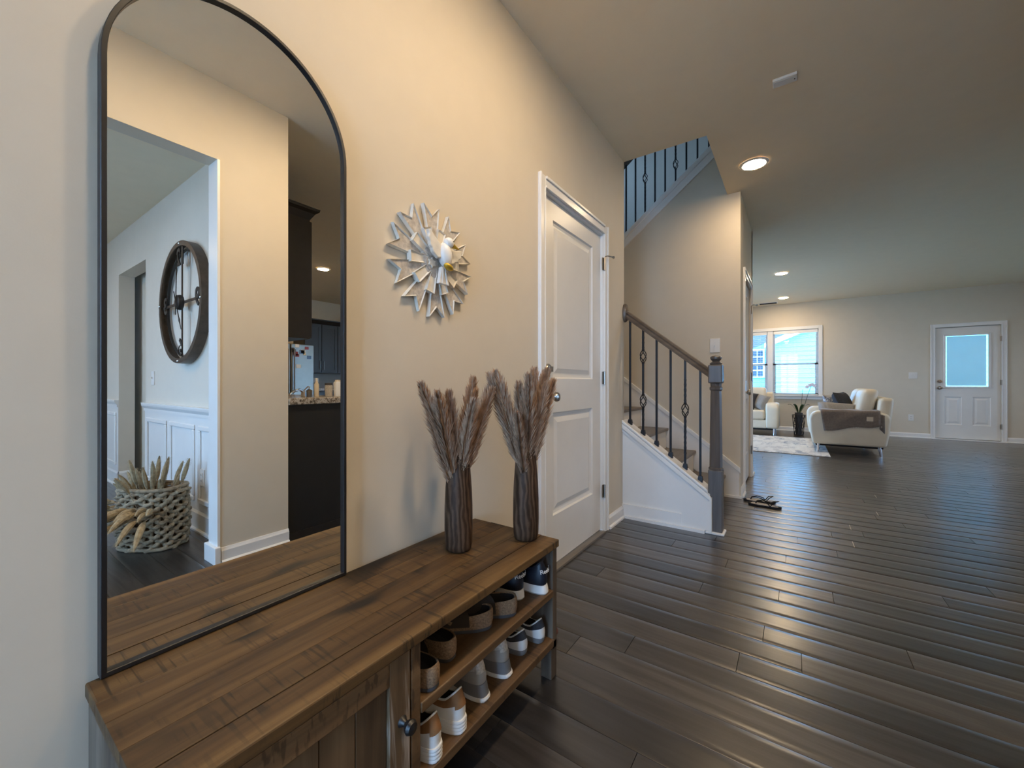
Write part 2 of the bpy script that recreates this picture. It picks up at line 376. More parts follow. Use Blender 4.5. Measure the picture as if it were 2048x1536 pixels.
for k in range(math.floor((-2.0-Y0)/PW), math.ceil((10.6-Y0)/PW)):
    yc = Y0 + (k+.5)*PW; xs0 = -2.3 if yc > 5.3 else (-.0 if yc > 4.2 else .0)
    if k in jr: xs = sorted(jr[k]); x = xs[0]
    else: x = xs0 + rnd.random()*1.2
    while x > xs0: x -= 1.22
    ends = [xs0]
    x += 1.22
    while x < 7.1: ends.append(x); x += 1.22
    if k in jr:
        for q in jr[k]:
            if all(abs(q-e) > .12 for e in ends): ends.append(q)
    ends = sorted(ends) + [7.1]
    for a, b in zip(ends, ends[1:]):
        if b-a < .02: continue
        xc = (a+b)/2
        vis = (yc > .1 and xc-.6 < 1.3+.32*yc and not (xc < 0 and yc < 5.2))
        mir = (1.5 < xc < 4.6 and -.1 < yc < 1.1)
        dist = math.hypot(xc-1.08, yc) if vis else (2.5+math.hypot(xc-1.6, yc-.8) if mir else 99)
        cands.append((dist, a, b, yc))
cands.sort()
for i, (dd, a, b, yc) in enumerate(cands):
    if i < 298 and dd < 90:
        o = obj('plank', pm, flo, ((a+b)/2, yc, (rnd.random()-.5)*.0006), (R((rnd.random()-.5)*.22), 0, 0)); o.scale = (b-a-.002, PW-.0012, 1)
    else: rest.box(a+.001, b-.001, yc-PW/2+.0006, yc+PW/2-.0006, -.012, -.0003)
rest.build('far_planks', M['plank'], flo, kind='stuff')
jm = B(-.0016, .0016, -.058, .058, 0, .0006).mesh('joint_glint'); jm.materials.append(M['fringe'])  # pale strips paint the glint of chipped gaps at plank ends
for x, y in [j for j in JOINTS if j[1] > 2.9 and j[0] > 1.2]: obj('joint_glint', jm, flo, (x, Y0 + (math.floor((y-Y0)/PW)+.5)*PW, -.0002))

# ------------------------------------------------------------------ shell
FY = 10.58; DX = 1.64; CY = 1.06; DH = 2.52
boxes((-.12, 0, -2.1, 1.835, 0, H), (-.12, 0, 2.655, 3.066, 0, H), (-.12, 0, 1.835, 2.655, 2.06, H)).build('wall_left', M['wall'], kind=ST, label='beige painted hall wall behind the arched mirror')
boxes((-.14, 7.3, -2.2, 3.066, H, H+.1), (.585, 7.3, 3.066, 5.2, H, H+.1), (-2.5, 7.3, 5.2, 10.8, H, H+.1)).build('ceiling', M['ceil'], kind=ST, label='flat painted hall and living room ceiling')
B(1.76, 5.7, -2.1, 1.06, DH, DH+.08).build('ceiling_dining', M['ceil'], kind=ST, label='dining room ceiling seen in the mirror')
# wall on the other side of the hall, with the wide cased opening to the dining room
boxes((DX, DX+.12, .93, 1.31, 0, H), (DX, DX+.12, -1.1, .93, 2.30, H), (DX, DX+.12, -2.1, -1.1, 0, H)).build('wall_right', M['wall'], kind=ST, label='beige wall with the dining room opening seen in the mirror')
boxes((1.76, 3.615, CY, CY+.12, 0, H), (3.615, 4.52, CY, CY+.12, 2.115, H), (4.52, 5.7, CY, CY+.12, 0, H)).build('wall_dining', M['dwall'], kind=ST, label='pale dining room wall carrying the big clock')
B(1.76, 7.1, 1.24, 1.31, 0, H).build('wall_kitchen', M['wall'], kind=ST, label='kitchen wall behind the dark upper cabinet')
B(5.6, 5.72, -2.1, 1.06, 0, H).build('wall_dining_side', M['dwall'], kind=ST)
boxes((7.1, 7.2, 1.2, 7.2, 0, H), (7.1, 7.2, 8.4, 10.7, 0, H), (7.1, 7.2, 7.2, 8.4, 0, .6), (7.1, 7.2, 7.2, 8.4, 2.3, H)).build('wall_side', M['wall'], kind=ST, label='far kitchen wall seen in the mirror')
WX0, WX1, WZ0, WZ1 = -.20, 1.50, .775, 2.17
boxes((-2.4, WX0, FY, FY+.12, 0, H), (WX1, 3.222, FY, FY+.12, 0, H), (4.022, 7.2, FY, FY+.12, 0, H), (WX0, WX1, FY, FY+.12, 0, WZ0), (WX0, WX1, FY, FY+.12, WZ1, H), (3.222, 4.022, FY, FY+.12, 2.045, H)).build('wall_far', M['walllr'], kind=ST, label='living room wall with the window and back door')
boxes((-2.4, -2.28, 5.2, 7.3, 0, H), (-2.4, -2.28, 9.0, 10.7, 0, H), (-2.4, -2.28, 7.3, 9.0, 0, .1), (-2.4, -2.28, 7.3, 9.0, 2.2, H)).build('wall_living_left', M['walllr'], kind=ST)
boxes((-2.4, .36, -2.1, -1.98, 0, H), (1.28, 2.9, -2.1, -1.98, 0, H), (4.3, 7.2, -2.1, -1.98, 0, H), (.36, 1.28, -2.1, -1.98, 0, .25), (.36, 1.28, -2.1, -1.98, 2.45, H), (2.9, 4.3, -2.1, -1.98, 0, .8), (2.9, 4.3, -2.1, -1.98, 2.2, H)).build('wall_front', M['wall'], kind=ST)
# stairwell
SY = 4.13
sl = .79
def ustr(x): return 2.549 + sl*(x+.389)     # top of the upper stringer
MB().prism([(-2.3, 0), (.69, 0), (.69, H+.35), (.60, ustr(.60)-.12), (-1.25, ustr(-1.25)-.12), (-2.3, ustr(-1.25)-.12)], 'Y', SY, SY+.1).build('wall_stair', M['wall'], kind=ST, label='beige wall beside the stairs with the light switch')
boxes((.59, .69, SY+.1, 4.42, 0, H), (.59, .69, 5.12, 5.38, 0, H), (.59, .69, 4.42, 5.12, 2.05, H), (-2.3, .69, 5.28, 5.38, 0, H)).build('wall_closet', M['wall'], kind=ST, label='narrow beige wall with the closet door')
boxes((-2.3, -.12, 2.95, 3.066, 0, 5.3), (-2.4, -2.28, 2.95, 5.4, 0, 3.4), (-2.4, -2.28, 2.95, 3.8, 3.4, 4.6), (-2.4, -2.28, 4.6, 5.4, 3.4, 4.6), (-2.4, -2.28, 2.95, 5.4, 4.6, 5.3), (-2.4, 3, 5.28, 5.4, H+.1, 5.3), (-.12, 3, 2.95, 3.066, H+.1, 5.3), (3, 3.1, 2.95, 5.4, H, 5.3), (-2.4, 3.1, 2.95, 5.4, 5.2, 5.3)).build('wall_stairwell', M['dwall'], kind=ST, label='pale upper stairwell wall behind the balusters')

def base_run(name, a, b, axis, face, sgn, label, h=.09):
    """baseboard + shoe: axis 'X'/'Y' = run direction; face = wall plane; sgn = side the room is on"""
    m = MB(); pr = [(0, 0), (.026, 0), (.026, .012), (.018, .02), (.014, .02), (.014, h-.018), (.009, h-.008), (.006, h), (0, h)]
    poly = [(face+sgn*p[0], p[1]) for p in pr]
    m.prism(poly, 'Y' if axis == 'Y' else 'X', a, b)
    return m.build(name, M['trim'], kind=ST, label=label)
base_run('baseboard_left', -2.0, 1.765, 'Y', 0, 1, 'white baseboard along the mirror wall')
base_run('baseboard_left_end', 2.725, 3.03, 'Y', 0, 1, 'short white baseboard between hall door and stairs')
base_run('baseboard_far', -2.2, 3.16, 'X', FY, -1, 'white baseboard under the living room window')
base_run('baseboard_far_end', 4.085, 7.1, 'X', FY, -1, 'white baseboard beside the back door')
base_run('baseboard_right', .935, 1.31, 'Y', DX, -1, 'white baseboard of the hall wall seen in the mirror')
base_run('baseboard_dining', 1.77, 3.60, 'X', CY, -1, 'tall white baseboard under the clock wall', .14)
base_run('baseboard_dining_end', 4.52, 5.6, 'X', CY, -1, 'white baseboard beyond the dining doorway', .14)
base_run('baseboard_closet', 4.15, 4.35, 'Y', .69, 1, 'white baseboard below the closet door casing')
base_run('baseboard_closet_end', 5.19, 5.38, 'Y', .69, 1, 'white baseboard past the closet door')
base_run('baseboard_jamb', CY, CY+.12, 'Y', 4.52, -1, 'white baseboard on the dining doorway jamb', .14)
# white lining of the hall opening's jamb and its plinth
boxes((DX-.004, DX+.124, .918, .931, .0, 2.30),).build('trim_1', M['trim'], kind=ST, label='white lined jamb of the dining opening')
boxes((DX-.02, DX+.14, .90, .93, 0, .10),).build('trim_2', M['trim'], kind=ST, label='white baseboard return around the opening corner', bevel=.004)

# ------------------------------------------------------------------ dining wainscot (seen in the mirror)
for n, (a, b) in enumerate(((1.765, 3.615), (4.52, 5.59))):
    t = thing('trim_%d' % (3+n), ['white wainscot below the clock with chair rail', 'white wainscot beyond the dining doorway'][n], None, (a, CY, 0), kind=ST)
    B(a, b, CY-.006, CY, 0, .80).build('wainscot_panel', M['trim'], t)
    MB().prism([(CY, .79), (CY-.014, .79), (CY-.014, .812), (CY-.03, .835), (CY-.034, .85), (CY-.034, .86), (CY, .86)], 'X', a, b).build('chair_rail', M['trim'], t)
    x = a+.06
    while x < b-.3:
        x2 = min(x+.52, b-.06); m = MB()
        for (x0, x1, z0, z1) in ((x, x2, .70, .735), (x, x2, .20, .235), (x, x+.035, .235, .70), (x2-.035, x2, .235, .70)): m.box(x0, x1, CY-.02, CY-.005, z0, z1)
        m.build('panel_moulding', M['trim'], t, bevel=.006, seg=1); x = x2+.08

# ------------------------------------------------------------------ doors
def panel_slab(w_, h_, th, panels, bev=.035, dep=.012):
    """slab in local (u: 0..w, z, depth 0 = face, going back). returns MB with recessed raised panels on the face"""
    m = MB(); us = sorted({0, w_} | {p[0] for p in panels} | {p[1] for p in panels}); zs = sorted({0, h_} | {p[2] for p in panels} | {p[3] for p in panels})
    def inp(u, z): return any(p[0] < u < p[1] and p[2] < z < p[3] for p in panels)
    for i in range(len(us)-1):
        for j in range(len(zs)-1):
            if not inp((us[i]+us[i+1])/2, (zs[j]+zs[j+1])/2):
                m.add([(us[i], 0, zs[j]), (us[i+1], 0, zs[j]), (us[i+1], 0, zs[j+1]), (us[i], 0, zs[j+1])], [(0, 1, 2, 3)])
    m.add([(0, 0, 0), (w_, 0, 0), (w_, 0, h_), (0, 0, h_), (0, th, 0), (w_, th, 0), (w_, th, h_), (0, th, h_)], [(4, 7, 6, 5), (0, 4, 5, 1), (1, 5, 6, 2), (2, 6, 7, 3), (3, 7, 4, 0)])
    return m
def panel_insert(p, dep=.012, bev=.028):
    a, b, c, d = p; m = MB(); rings = []
    for ins, y in ((0, 0), (.008, dep*.75), (.022, dep), (.03, dep), (.03+bev, dep*.35)): rings.append([(a+ins, y, c+ins), (b-ins, y, c+ins), (b-ins, y, d-ins), (a+ins, y, d-ins)])
    m.grid(rings, wrap=True); m.f.append((len(m.v)-4, len(m.v)-3, len(m.v)-2, len(m.v)-1)); return m
def place(m, fn):
    m.v = [fn(*v) for v in m.v]; return m
def casing(fn, w_, h_, parent, cw=.062):
    for nm, pts in (('door_casing_side', (-cw-.008, -.008, 0, h_+cw+.008)), ('door_casing_side', (w_+.008, w_+cw+.008, 0, h_+cw+.008)), ('door_casing_head', (-.008, w_+.008, h_+.008, h_+cw+.008))):
        m = MB(); a, b, c, d = pts
        m.box(a, b, -.012, 0, c, d)
        if nm.endswith('side'):
            o = (a, a+.016) if a < 0 else (b-.016, b); m.box(o[0], o[1], -.02, -.012, c, d); i = (b-.012, b) if a < 0 else (a, a+.012); m.box(i[0], i[1], -.016, -.012, c, d-cw)
        else: m.box(a, b, -.02, -.012, d-.016, d); m.box(a, b, -.016, -.012, c, c+.012)
        place(m, fn).build(nm, M['trim'], parent, bevel=.002, seg=1)
def knob_set(fn, u, z, parent, name='door_knob', r=.027):
    m = MB().lathe([(.0, 0), (.031, 0), (.031, -.004), (.024, -.010), (.011, -.014), (.010, -.034), (.018, -.040), (r, -.052), (r*1.02, -.058), (r*.8, -.068), (.0, -.072)], (0, 0, 0), 'Y', 20, cap=False)
    m.v = [(v[0]+u, v[1], v[2]+z) for v in m.v]; return place(m, fn).build(name, M['nickel'], parent, smooth=True)
def bolt(fn, u, z, parent):
    m = MB().lathe([(0, 0), (.031, 0), (.031, -.006), (.025, -.014), (.0, -.016)], (0, 0, 0), 'Y', 20, cap=False); m.v = [(v[0]+u, v[1], v[2]+z) for v in m.v]
    m.box(u-.004, u+.004, -.034, -.014, z-.014, z+.014); return place(m, fn).build('deadbolt_thumbturn', M['nickel'], parent, smooth=True)
def hinges(fn, u, zs, parent):
    for z in zs:
        m = MB().cyl((u, -.012, z-.045), (u, -.012, z+.045), .0065, n=10); m.box(u-.016, u+.016, -.004, .001, z-.043, z+.043)
        place(m, fn).build('hinge', M['nickel'], parent)
# hall door on the left wall (face toward +X)
DY0, DW, DHt = 1.850, .790, 2.045
fh = lambda u, y, z: (-.018-y, DY0+u, z)
fc = lambda u, y, z: (.0-y, DY0+u, z)
d1 = thing('door_1', 'white two-panel hall door with deadbolt beside the bench', None, (0, DY0, 0), kind=ST)
ps = [(.121, .632+.03, 1.055, 1.937), (.121, .632+.03, .29, .865)]
place(panel_slab(DW, DHt-.018, .035, ps), lambda u, y, z: fh(u, y, z+.018)) if False else None
m = panel_slab(DW, DHt, .035, ps); m.v = [(v[0], v[1], max(v[2], .018)) for v in m.v]
slab = place(m, fh).build('door_slab', M['door'], d1)
for p in ps: place(panel_insert(p), fh).build('door_panel', M['door'], slab)
casing(fc, DW, DHt+.005, d1)
boxes((-.12, 0, DY0-.012, DY0-.003, 0, 2.06), (-.12, 0, DY0+DW+.003, DY0+DW+.012, 0, 2.06), (-.12, 0, DY0, DY0+DW, 2.048, 2.06)).build('door_jamb', M['trim'], d1)
boxes((-.12, .022, DY0-.005, DY0+DW+.005, 0, .012)).build('threshold', M['tread'], d1, label='pale wood threshold strip')
knob_set(fh, .062, .955, d1); bolt(fh, .062, 1.105, d1)
hinges(fc, DW+.005, (1.851, 1.065, .285), d1)
m = MB().tube([(0, -.015, 1.90), (.01, -.03, 1.905), (.06, -.05, 1.905)], .004); m.cyl((.06, -.05, 1.905), (.068, -.053, 1.905), .009)
m.v = [(v[0]+DW+.005, v[1], v[2]) for v in m.v]; place(m, fc).build('hinge_door_stop', M['nickel'], d1)
# closet door on the narrow wall (face toward +X)
fh2 = lambda u, y, z: (.675-y, 4.42+u, z); fc2 = lambda u, y, z: (.69-y, 4.42+u, z)
d2 = thing('door_2', 'white closet door on the narrow wall past the stairs', None, (.69, 4.42, 0), kind=ST)
p2 = [(.12, .58, 1.055, 1.937), (.12, .58, .29, .865)]
m = panel_slab(.70, DHt, .035, p2); m.v = [(v[0], v[1], max(v[2], .018)) for v in m.v]; slab = place(m, fh2).build('door_slab', M['trim'], d2)
for p in p2: place(panel_insert(p), fh2).build('door_panel', M['trim'], slab)
casing(fc2, .70, DHt+.005, d2); knob_set(fh2, .06, .94, d2); hinges(fc2, .705, (1.831, 1.10, .30), d2)
m = MB().tube([(.705, -.015, 1.88), (.715, -.03, 1.885), (.75, -.055, 1.885)], .004); m.cyl((.75, -.055, 1.885), (.757, -.06, 1.885), .01); place(m, fc2).build('hinge_door_stop', M['nickel'], d2)
# back door in the far wall (face toward -Y)
d3 = thing('door_3', 'white half-glass back door with frosted blue pane', None, (3.222, FY, 0), kind=ST)
ff = lambda u, y, z: (3.225+u, FY+.02+y, z); fcf = lambda u, y, z: (3.225+u, FY+y, z)
gp = (.12, .665, .955, 1.895); lp = [(.115, .335, .27, .78), (.465, .685, .27, .78)]
m = panel_slab(.795, 2.035, .04, [gp]+lp); m.v = [(v[0], v[1], max(v[2], .02)) for v in m.v]
m.f = [f for f in m.f if not (len(f) == 4 and all(abs(m.v[i][1]-.04) < 1e-6 for i in f))]   # back opens behind the pane
slab = place(m, ff).build('door_slab', M['door'], d3)
boxes((3.225, 3.225+gp[0], FY+.058, FY+.062, .02, 2.035), (3.225+gp[1], 4.02, FY+.058, FY+.062, .02, 2.035), (3.225+gp[0], 3.225+gp[1], FY+.058, FY+.062, .02, gp[2]), (3.225+gp[0], 3.225+gp[1], FY+.058, FY+.062, gp[3], 2.035)).build('door_back', M['door'], slab)
for p in lp: place(panel_insert(p), ff).build('door_panel', M['door'], slab)
gx0, gx1, gz0, gz1 = 3.225+gp[0], 3.225+gp[1], gp[2], gp[3]
boxes((gx0-.02, gx0+.012, FY+.008, FY+.05, gz0-.02, gz1+.02), (gx1-.012, gx1+.02, FY+.008, FY+.05, gz0-.02, gz1+.02), (gx0, gx1, FY+.008, FY+.05, gz0-.02, gz0+.012), (gx0, gx1, FY+.008, FY+.05, gz1-.012, gz1+.02)).build('glazing_frame', M['trim'], slab, bevel=.004)
B(gx0+.010, gx1-.010, FY+.030, FY+.034, gz0+.010, gz1-.010).build('glass_pane', M['glass'], slab)
B(gx0+.03, gx1-.03, FY+.042, FY+.0435, gz0+.026, gz1-.018).build('privacy_shade', M['shade'], slab, label='pale frosted shade')
boxes((3.19, 3.245, FY+.064, FY+.12, 0, 2.045), (4.0, 4.05, FY+.064, FY+.12, 0, 2.045), (3.19, 4.05, FY+.064, FY+.12, 2.015, 2.06), (3.19, 4.05, FY+.064, FY+.12, 0, .04)).build('door_stop_frame', M['trim'], d3)
casing(fcf, .795, 2.04, d3); knob_set(ff, .055, .94, d3); bolt(ff, .055, 1.06, d3); hinges(fcf, .80, (1.80, 1.04, .27), d3)
boxes((3.16, 4.08, FY-.07, FY+.0, 0, .014)).build('threshold', M['trim'], d3, bevel=.004)

# ------------------------------------------------------------------ living room window with blinds
w1 = thing('window_1', 'double living room window with open white blinds', None, (.65, FY, WZ0), kind=ST)
cw = .068
for a, b, c, d in ((WX0-cw, WX0, WZ0-.0, WZ1+cw), (WX1, WX1+cw, WZ0, WZ1+cw), (WX0, WX1, WZ1, WZ1+cw)): B(a, b, FY-.02, FY, c, d).build('window_casing', M['trim'], w1, bevel=.004)
B(WX0-cw-.03, WX1+cw+.03, FY-.06, FY+.05, WZ0-.03, WZ0).build('window_sill', M['trim'], w1, bevel=.004); B(WX0-cw, WX1+cw, FY-.02, FY, WZ0-.09, WZ0-.03).build('window_apron', M['trim'], w1)
for (a, b) in ((WX0, .60), (.70, WX1)):
    zm = 1.44
    for z0, z1, yy, ins in ((WZ0, zm+.02, FY+.07, .055), (zm-.02, WZ1, FY+.09, .04)):
        fr = boxes((a, a+ins, yy, yy+.03, z0, z1), (b-ins, b, yy, yy+.03, z0, z1), (a, b, yy, yy+.03, z0, z0+.04), (a, b, yy, yy+.03, z1-.04, z1)).build('sash_frame', M['glassw'], w1)
        B(a+ins, b-ins, yy+.012, yy+.016, z0+.04, z1-.04).build('glass_pane', M['glass'], fr)
B(.60, .70, FY+.0, FY+.12, WZ0, WZ1).build('mullion', M['glassw'], w1)
for n, (a, b) in enumerate(((WX0+.01, .592), (.708, WX1-.01))):
    bl = thing('window_blind', ['white slatted blind on the window half behind the far sofa', 'white slatted blind beside the orchid'][n], 'blind', (a, FY+.03, WZ0))
    B(a, b, FY+.0, FY+.058, WZ1-.075, WZ1-.005).build('head_rail', M['slat'], bl, bevel=.003)
    B(a, b, FY+.005, FY+.055, WZ0+.006, WZ0+.026).build('bottom_rail', M['slat'], bl, bevel=.003)
    sm = None; k = 0; z = WZ0+.06
    while z < WZ1-.09:
        if sm is None: sm = MB().prism([(-.024, -.0015), (0, .0012), (.024, -.0015), (.024, .0005), (0, .0032), (-.024, .0005)], 'X', 0, b-a).mesh('slat'); sm.materials.append(M['slat'])
        obj('slat', sm, bl, (0, 0, z-WZ0), (R(3), 0, 0)); z += .045; k += 1
    for u in (.16, .5, .84):
        x = a+(b-a)*u; m = MB()
        for y in (.006, .054): m.cyl((x, FY+y, WZ0+.02), (x, FY+y, WZ1-.07), .0012, n=5)
        m.build('ladder_cord', M['slat'], bl)
# other windows of the house (behind the camera, upstairs): light comes in here
def simple_window(name, a, b, z0, z1, y, label):
    t = thing(name, label, None, ((a+b)/2, y, z0), kind=ST)
    fr = boxes((a, a+.05, y, y+.05, z0, z1), (b-.05, b, y, y+.05, z0, z1), (a, b, y, y+.05, z0, z0+.05), (a, b, y, y+.05, z1-.05, z1), ((a+b)/2-.03, (a+b)/2+.03, y, y+.05, z0, z1), (a, b, y+.01, y+.04, (z0+z1)/2-.02, (z0+z1)/2+.02)).build('window_frame', M['glassw'], t)
    B(a+.04, b-.04, y+.02, y+.024, z0+.04, z1-.04).build('glass_pane', M['glass'], fr)
simple_window('window_2', 2.9, 4.3, .8, 2.2, -2.06, 'wide front window of the dining room')
simple_window('window_3', .36, 1.28, .25, 2.45, -2.06, 'glazed front entry behind the camera')
def side_window(name, x, a, b, z0, z1, label):
    t = thing(name, label, None, (x, (a+b)/2, z0), kind=ST)
    fr = boxes((x-.025, x+.025, a, a+.06, z0, z1), (x-.025, x+.025, b-.06, b, z0, z1), (x-.025, x+.025, a, b, z0, z0+.06), (x-.025, x+.025, a, b, z1-.06, z1), (x-.025, x+.025, (a+b)/2-.04, (a+b)/2+.04, z0, z1)).build('window_frame', M['glassw'], t)
    B(x-.002, x+.002, a+.05, b-.05, z0+.05, z1-.05).build('glass_pane', M['glass'], fr)
side_window('window_5', -2.34, 7.3, 9.0, .1, 2.2, 'wide patio window beyond the far sofa'); side_window('window_6', 7.15, 7.2, 8.4, .6, 2.3, 'added unseen side window of the living room')  # both unseen, put in for more daylight; patio one follows the bluish ceiling
B(-30, -2.45, -2.1, 10.7, -.5, -.3).build('side_patio', M['pave'], kind=ST, label='patio beside the house'); B(7.25, 40, -2.1, 10.7, -.5, -.3).build('side_lawn', M['lawn'], kind=ST, label='lawn beside the house')
t = thing('window_4', 'square window high over the stair landing', None, (-2.34, 4.2, 3.4), kind=ST)
fr = boxes((-2.37, -2.31, 3.8, 3.86, 3.4, 4.6), (-2.37, -2.31, 4.54, 4.6, 3.4, 4.6), (-2.37, -2.31, 3.8, 4.6, 3.4, 3.46), (-2.37, -2.31, 3.8, 4.6, 4.54, 4.6)).build('window_frame', M['glassw'], t)
B(-2.345, -2.341, 3.84, 4.56, 3.44, 4.56).build('glass_pane', M['glass'], fr)

# ------------------------------------------------------------------ outside: neighbour house, lawn
B(-30, 40, 10.75, 45, -.5, -.3).build('lawn', M['lawn'], kind=ST, label='lawn outside behind the house')
B(-30, 40, -30, -2.15, -.5, -.3).build('front_yard', M['pave'], kind=ST, label='ground in front of the house')  # unseen ground made pale to bounce daylight up to the ceilings
nh = thing('neighbour_house', 'pale sided neighbouring house with white gable trim outside the window', 'house', (1.6, 17.6, -.3))
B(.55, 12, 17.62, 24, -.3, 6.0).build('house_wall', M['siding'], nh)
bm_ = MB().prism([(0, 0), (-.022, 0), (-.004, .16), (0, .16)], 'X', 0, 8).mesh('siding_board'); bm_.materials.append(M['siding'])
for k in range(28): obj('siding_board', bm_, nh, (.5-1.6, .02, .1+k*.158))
MB().prism([(.20, 2.31), (.20, 2.48), (5.2, 4.68), (5.2, 4.51)], 'Y', 17.30, 17.58).build('rake_board', M['white'], nh)
MB().prism([(-.2, 2.30), (.20, 2.485), (5.2, 4.685), (5.2, 7.0), (-.2, 7.0)], 'Y', 17.36, 17.50).build('roof', M['roof'], nh)
nh2 = thing('neighbour_house', 'bluish sided house with a small paned window behind the left blind', 'house', (-1.2, 19.5, -.3))
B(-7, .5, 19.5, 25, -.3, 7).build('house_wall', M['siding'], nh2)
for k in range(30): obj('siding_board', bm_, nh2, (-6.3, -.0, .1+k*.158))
wf = B(-.40, .10, 19.38, 19.5, 1.25, 2.42).build('window', M['white'], nh2)
for i in range(2):
    for j in range(4): B(-.36+i*.215, -.175+i*.215, 19.36, 19.39, 1.30+j*.275, 1.30+j*.275+.235).build('pane', M['dglass'], wf)

# ------------------------------------------------------------------ ceiling lights and fixtures
def can_light(x, y, label, r=.078, z=H, mat='lampE'):
    t = thing('recessed_light', label, 'ceiling light', (x, y, z))
    MB().lathe([(r, -.002), (r+.022, -.002), (r+.022, -.005), (r+.004, -.012), (r, -.010)], (x, y, z), 'Z', 32, cap=False).build('trim_ring', M['trim'], t, smooth=True)
    MB().lathe([(r, -.004), (r*.98, -.010), (r*.7, -.016), (r*.3, -.019), (.001, -.02)], (x, y, z), 'Z', 32, cap=False).build('lens', M[mat], t, smooth='all', label='glowing warm lens')
can_light(.826, 3.667, 'lit recessed light above the stair newel post')
can_light(.922, 7.563, 'lit recessed light nearer the hall in the living room', mat='lampL')
can_light(.909, 9.754, 'lit recessed light in the living room beside the ceiling vent', mat='lampL')
can_light(4.75, 3.341, 'lit recessed light over the kitchen seen in the mirror', mat='lampL')
can_light(.826, .55, 'lit recessed light above the entry beside the mirror', mat='lampF'); can_light(.826, 1.35, 'added unseen fill light in the hall between mirror and hall door', mat='lampFill')  # second one is unseen, added to brighten the lower hall wall and door
can_light(2.7, -.35, 'added unseen fill light in the dining room near the opening', z=DH); can_light(4.3, -.35, 'added unseen fill light in the middle of the dining room', z=DH)  # unseen pair added to warm the dining wall in the mirror
can_light(4.6, 7.5, 'added unseen fill light over the right of the living room', mat='lampL'); can_light(3.0, 3.2, 'added unseen fill light over the near end of the kitchen'); can_light(6.1, 2.4, 'added unseen fill light by the kitchen wall', mat='lampL')  # all three unseen, added to brighten living room and kitchen
dt = thing('ceiling_detector', 'small white rectangular box fixed to the hall ceiling', 'detector', (1.04, 2.745, H))
m = MB()
m.box(.982, 1.098, 2.712, 2.778, H-.016, H); m.build('housing', M['plate'], dt, bevel=.004)
boxes((.988, 1.092, 2.722, 2.768, H-.019, H-.016)).build('cover', plain('grey_sensor_cover', (.66, .63, .58), .5), dt)
MB().cyl((1.085, 2.745, H-.021), (1.085, 2.745, H-.016), .003).build('indicator', M['dark'], dt)
vt = thing('ceiling_vent', 'white slotted air vent on the living room ceiling', 'vent', (.62, 10.27, H))
boxes((.45, .80, 10.18, 10.36, H-.006, H)).build('frame', M['trim'], vt)
for k in range(6): B(.47, .78, 10.205+k*.025, 10.213+k*.025, H-.012, H-.006).build('slat', M['greyblk'], vt)

# ------------------------------------------------------------------ switches and outlets
def plate(name, label, fn, loc, w_=.075, h_=.118, kind='switch', gang=1):
    t = thing(name, label, 'light switch' if kind == 'switch' else 'outlet', loc)
    W = w_ + (gang-1)*.046
    place(B(-W/2, W/2, -.006, 0, -h_/2, h_/2), fn).build('cover_plate', M['plate'], t, bevel=.003)
    for g in range(gang):
        u = (g-(gang-1)/2)*.046
        if kind == 'switch': place(MB().prism([(0, -.012), (0, .012), (-.016, .010), (-.012, -.002)], 'X', u-.005, u+.005) if False else MB().box(u-.005, u+.005, -.017, -.006, -.004, .012), fn).build('toggle', M['plate'], t)
        else:
            for dz in (-.02, .02):
                f_ = place(MB().box(u-.016, u+.016, -.009, -.006, dz-.014, dz+.014), fn).build('socket', M['plate'], t, bevel=.002)
                place(boxes((u-.008, u-.005, -.0095, -.0089, dz-.006, dz+.006), (u+.005, u+.008, -.0095, -.0089, dz-.006, dz+.006)), fn).build('slots', M['dark'], f_)
def wallY(x, y, z): return lambda u, d, v: (x+u, y+d, z+v)
plate('light_switch', 'white toggle switch on the stair wall above the handrail', wallY(.484, SY, 1.376), (.484, SY, 1.376), .085, .13)
plate('light_switch', 'white two-gang switch beside the back door', wallY(2.923, FY, 1.172), (2.923, FY, 1.172), gang=2)
plate('wall_outlet', 'white outlet low on the wall behind the loveseat', wallY(2.896, FY, .377), (2.896, FY, .377), kind='outlet')
plate('light_switch', 'white switch on the dining wall below the clock', wallY(3.40, CY, 1.07), (3.40, CY, 1.07))
plate('wall_outlet', 'white outlet in the dining wainscot panel behind the basket', wallY(2.285, CY-.006, .38), (2.285, CY-.006, .38), kind='outlet')

# ------------------------------------------------------------------ stairs
RISE, RUN, NX = .197, .249, .574
st = thing('staircase', 'white staircase with stained treads rising to the left', 'stairs', (0, 3.08, 0))
KY0, KY1 = 3.03, 3.13
def ktop(x): return .752 - .745*(x+.027)
MB().prism([(0, 0), (.597, 0), (.597, ktop(.597)), (0, ktop(0))], 'Y', KY0+.006, KY1).build('knee_wall', M['trim'], st)
MB().prism([(.0, ktop(0)-.075), (.0, ktop(0)-.005), (.612, ktop(.612)-.005), (.612, 0.02), (.43, .02), (.43, ktop(.43)-.075)], 'Y', KY0-.004, KY0+.006).build('knee_wall_apron', M['trim'], st)
MB().prism([(.0, ktop(0)-.05), (.0, ktop(0)-.012), (.62, ktop(.62)-.012), (.62, ktop(.62)-.05)], 'Y', KY0-.018, KY0-.004).build('apron_moulding', M['trim'], st, bevel=.006)
cap = MB().prism([(.0, ktop(0)-.008), (.0, ktop(0)+.016), (.60, ktop(.60)+.016), (.60, ktop(.60)-.008)], 'Y', KY0-.016, KY1+.012).build('knee_wall_cap', M['trim'], st, bevel=.006)
boxes((.0, .43, KY0-.008, KY0+.006, 0, .105), (.0, .582, KY0-.022, KY0+.006, 0, .02), (.612, .626, KY0-.022, KY0+.005, .019, ktop(.62)-.02)).build('knee_wall_baseboard', M['trim'], st)
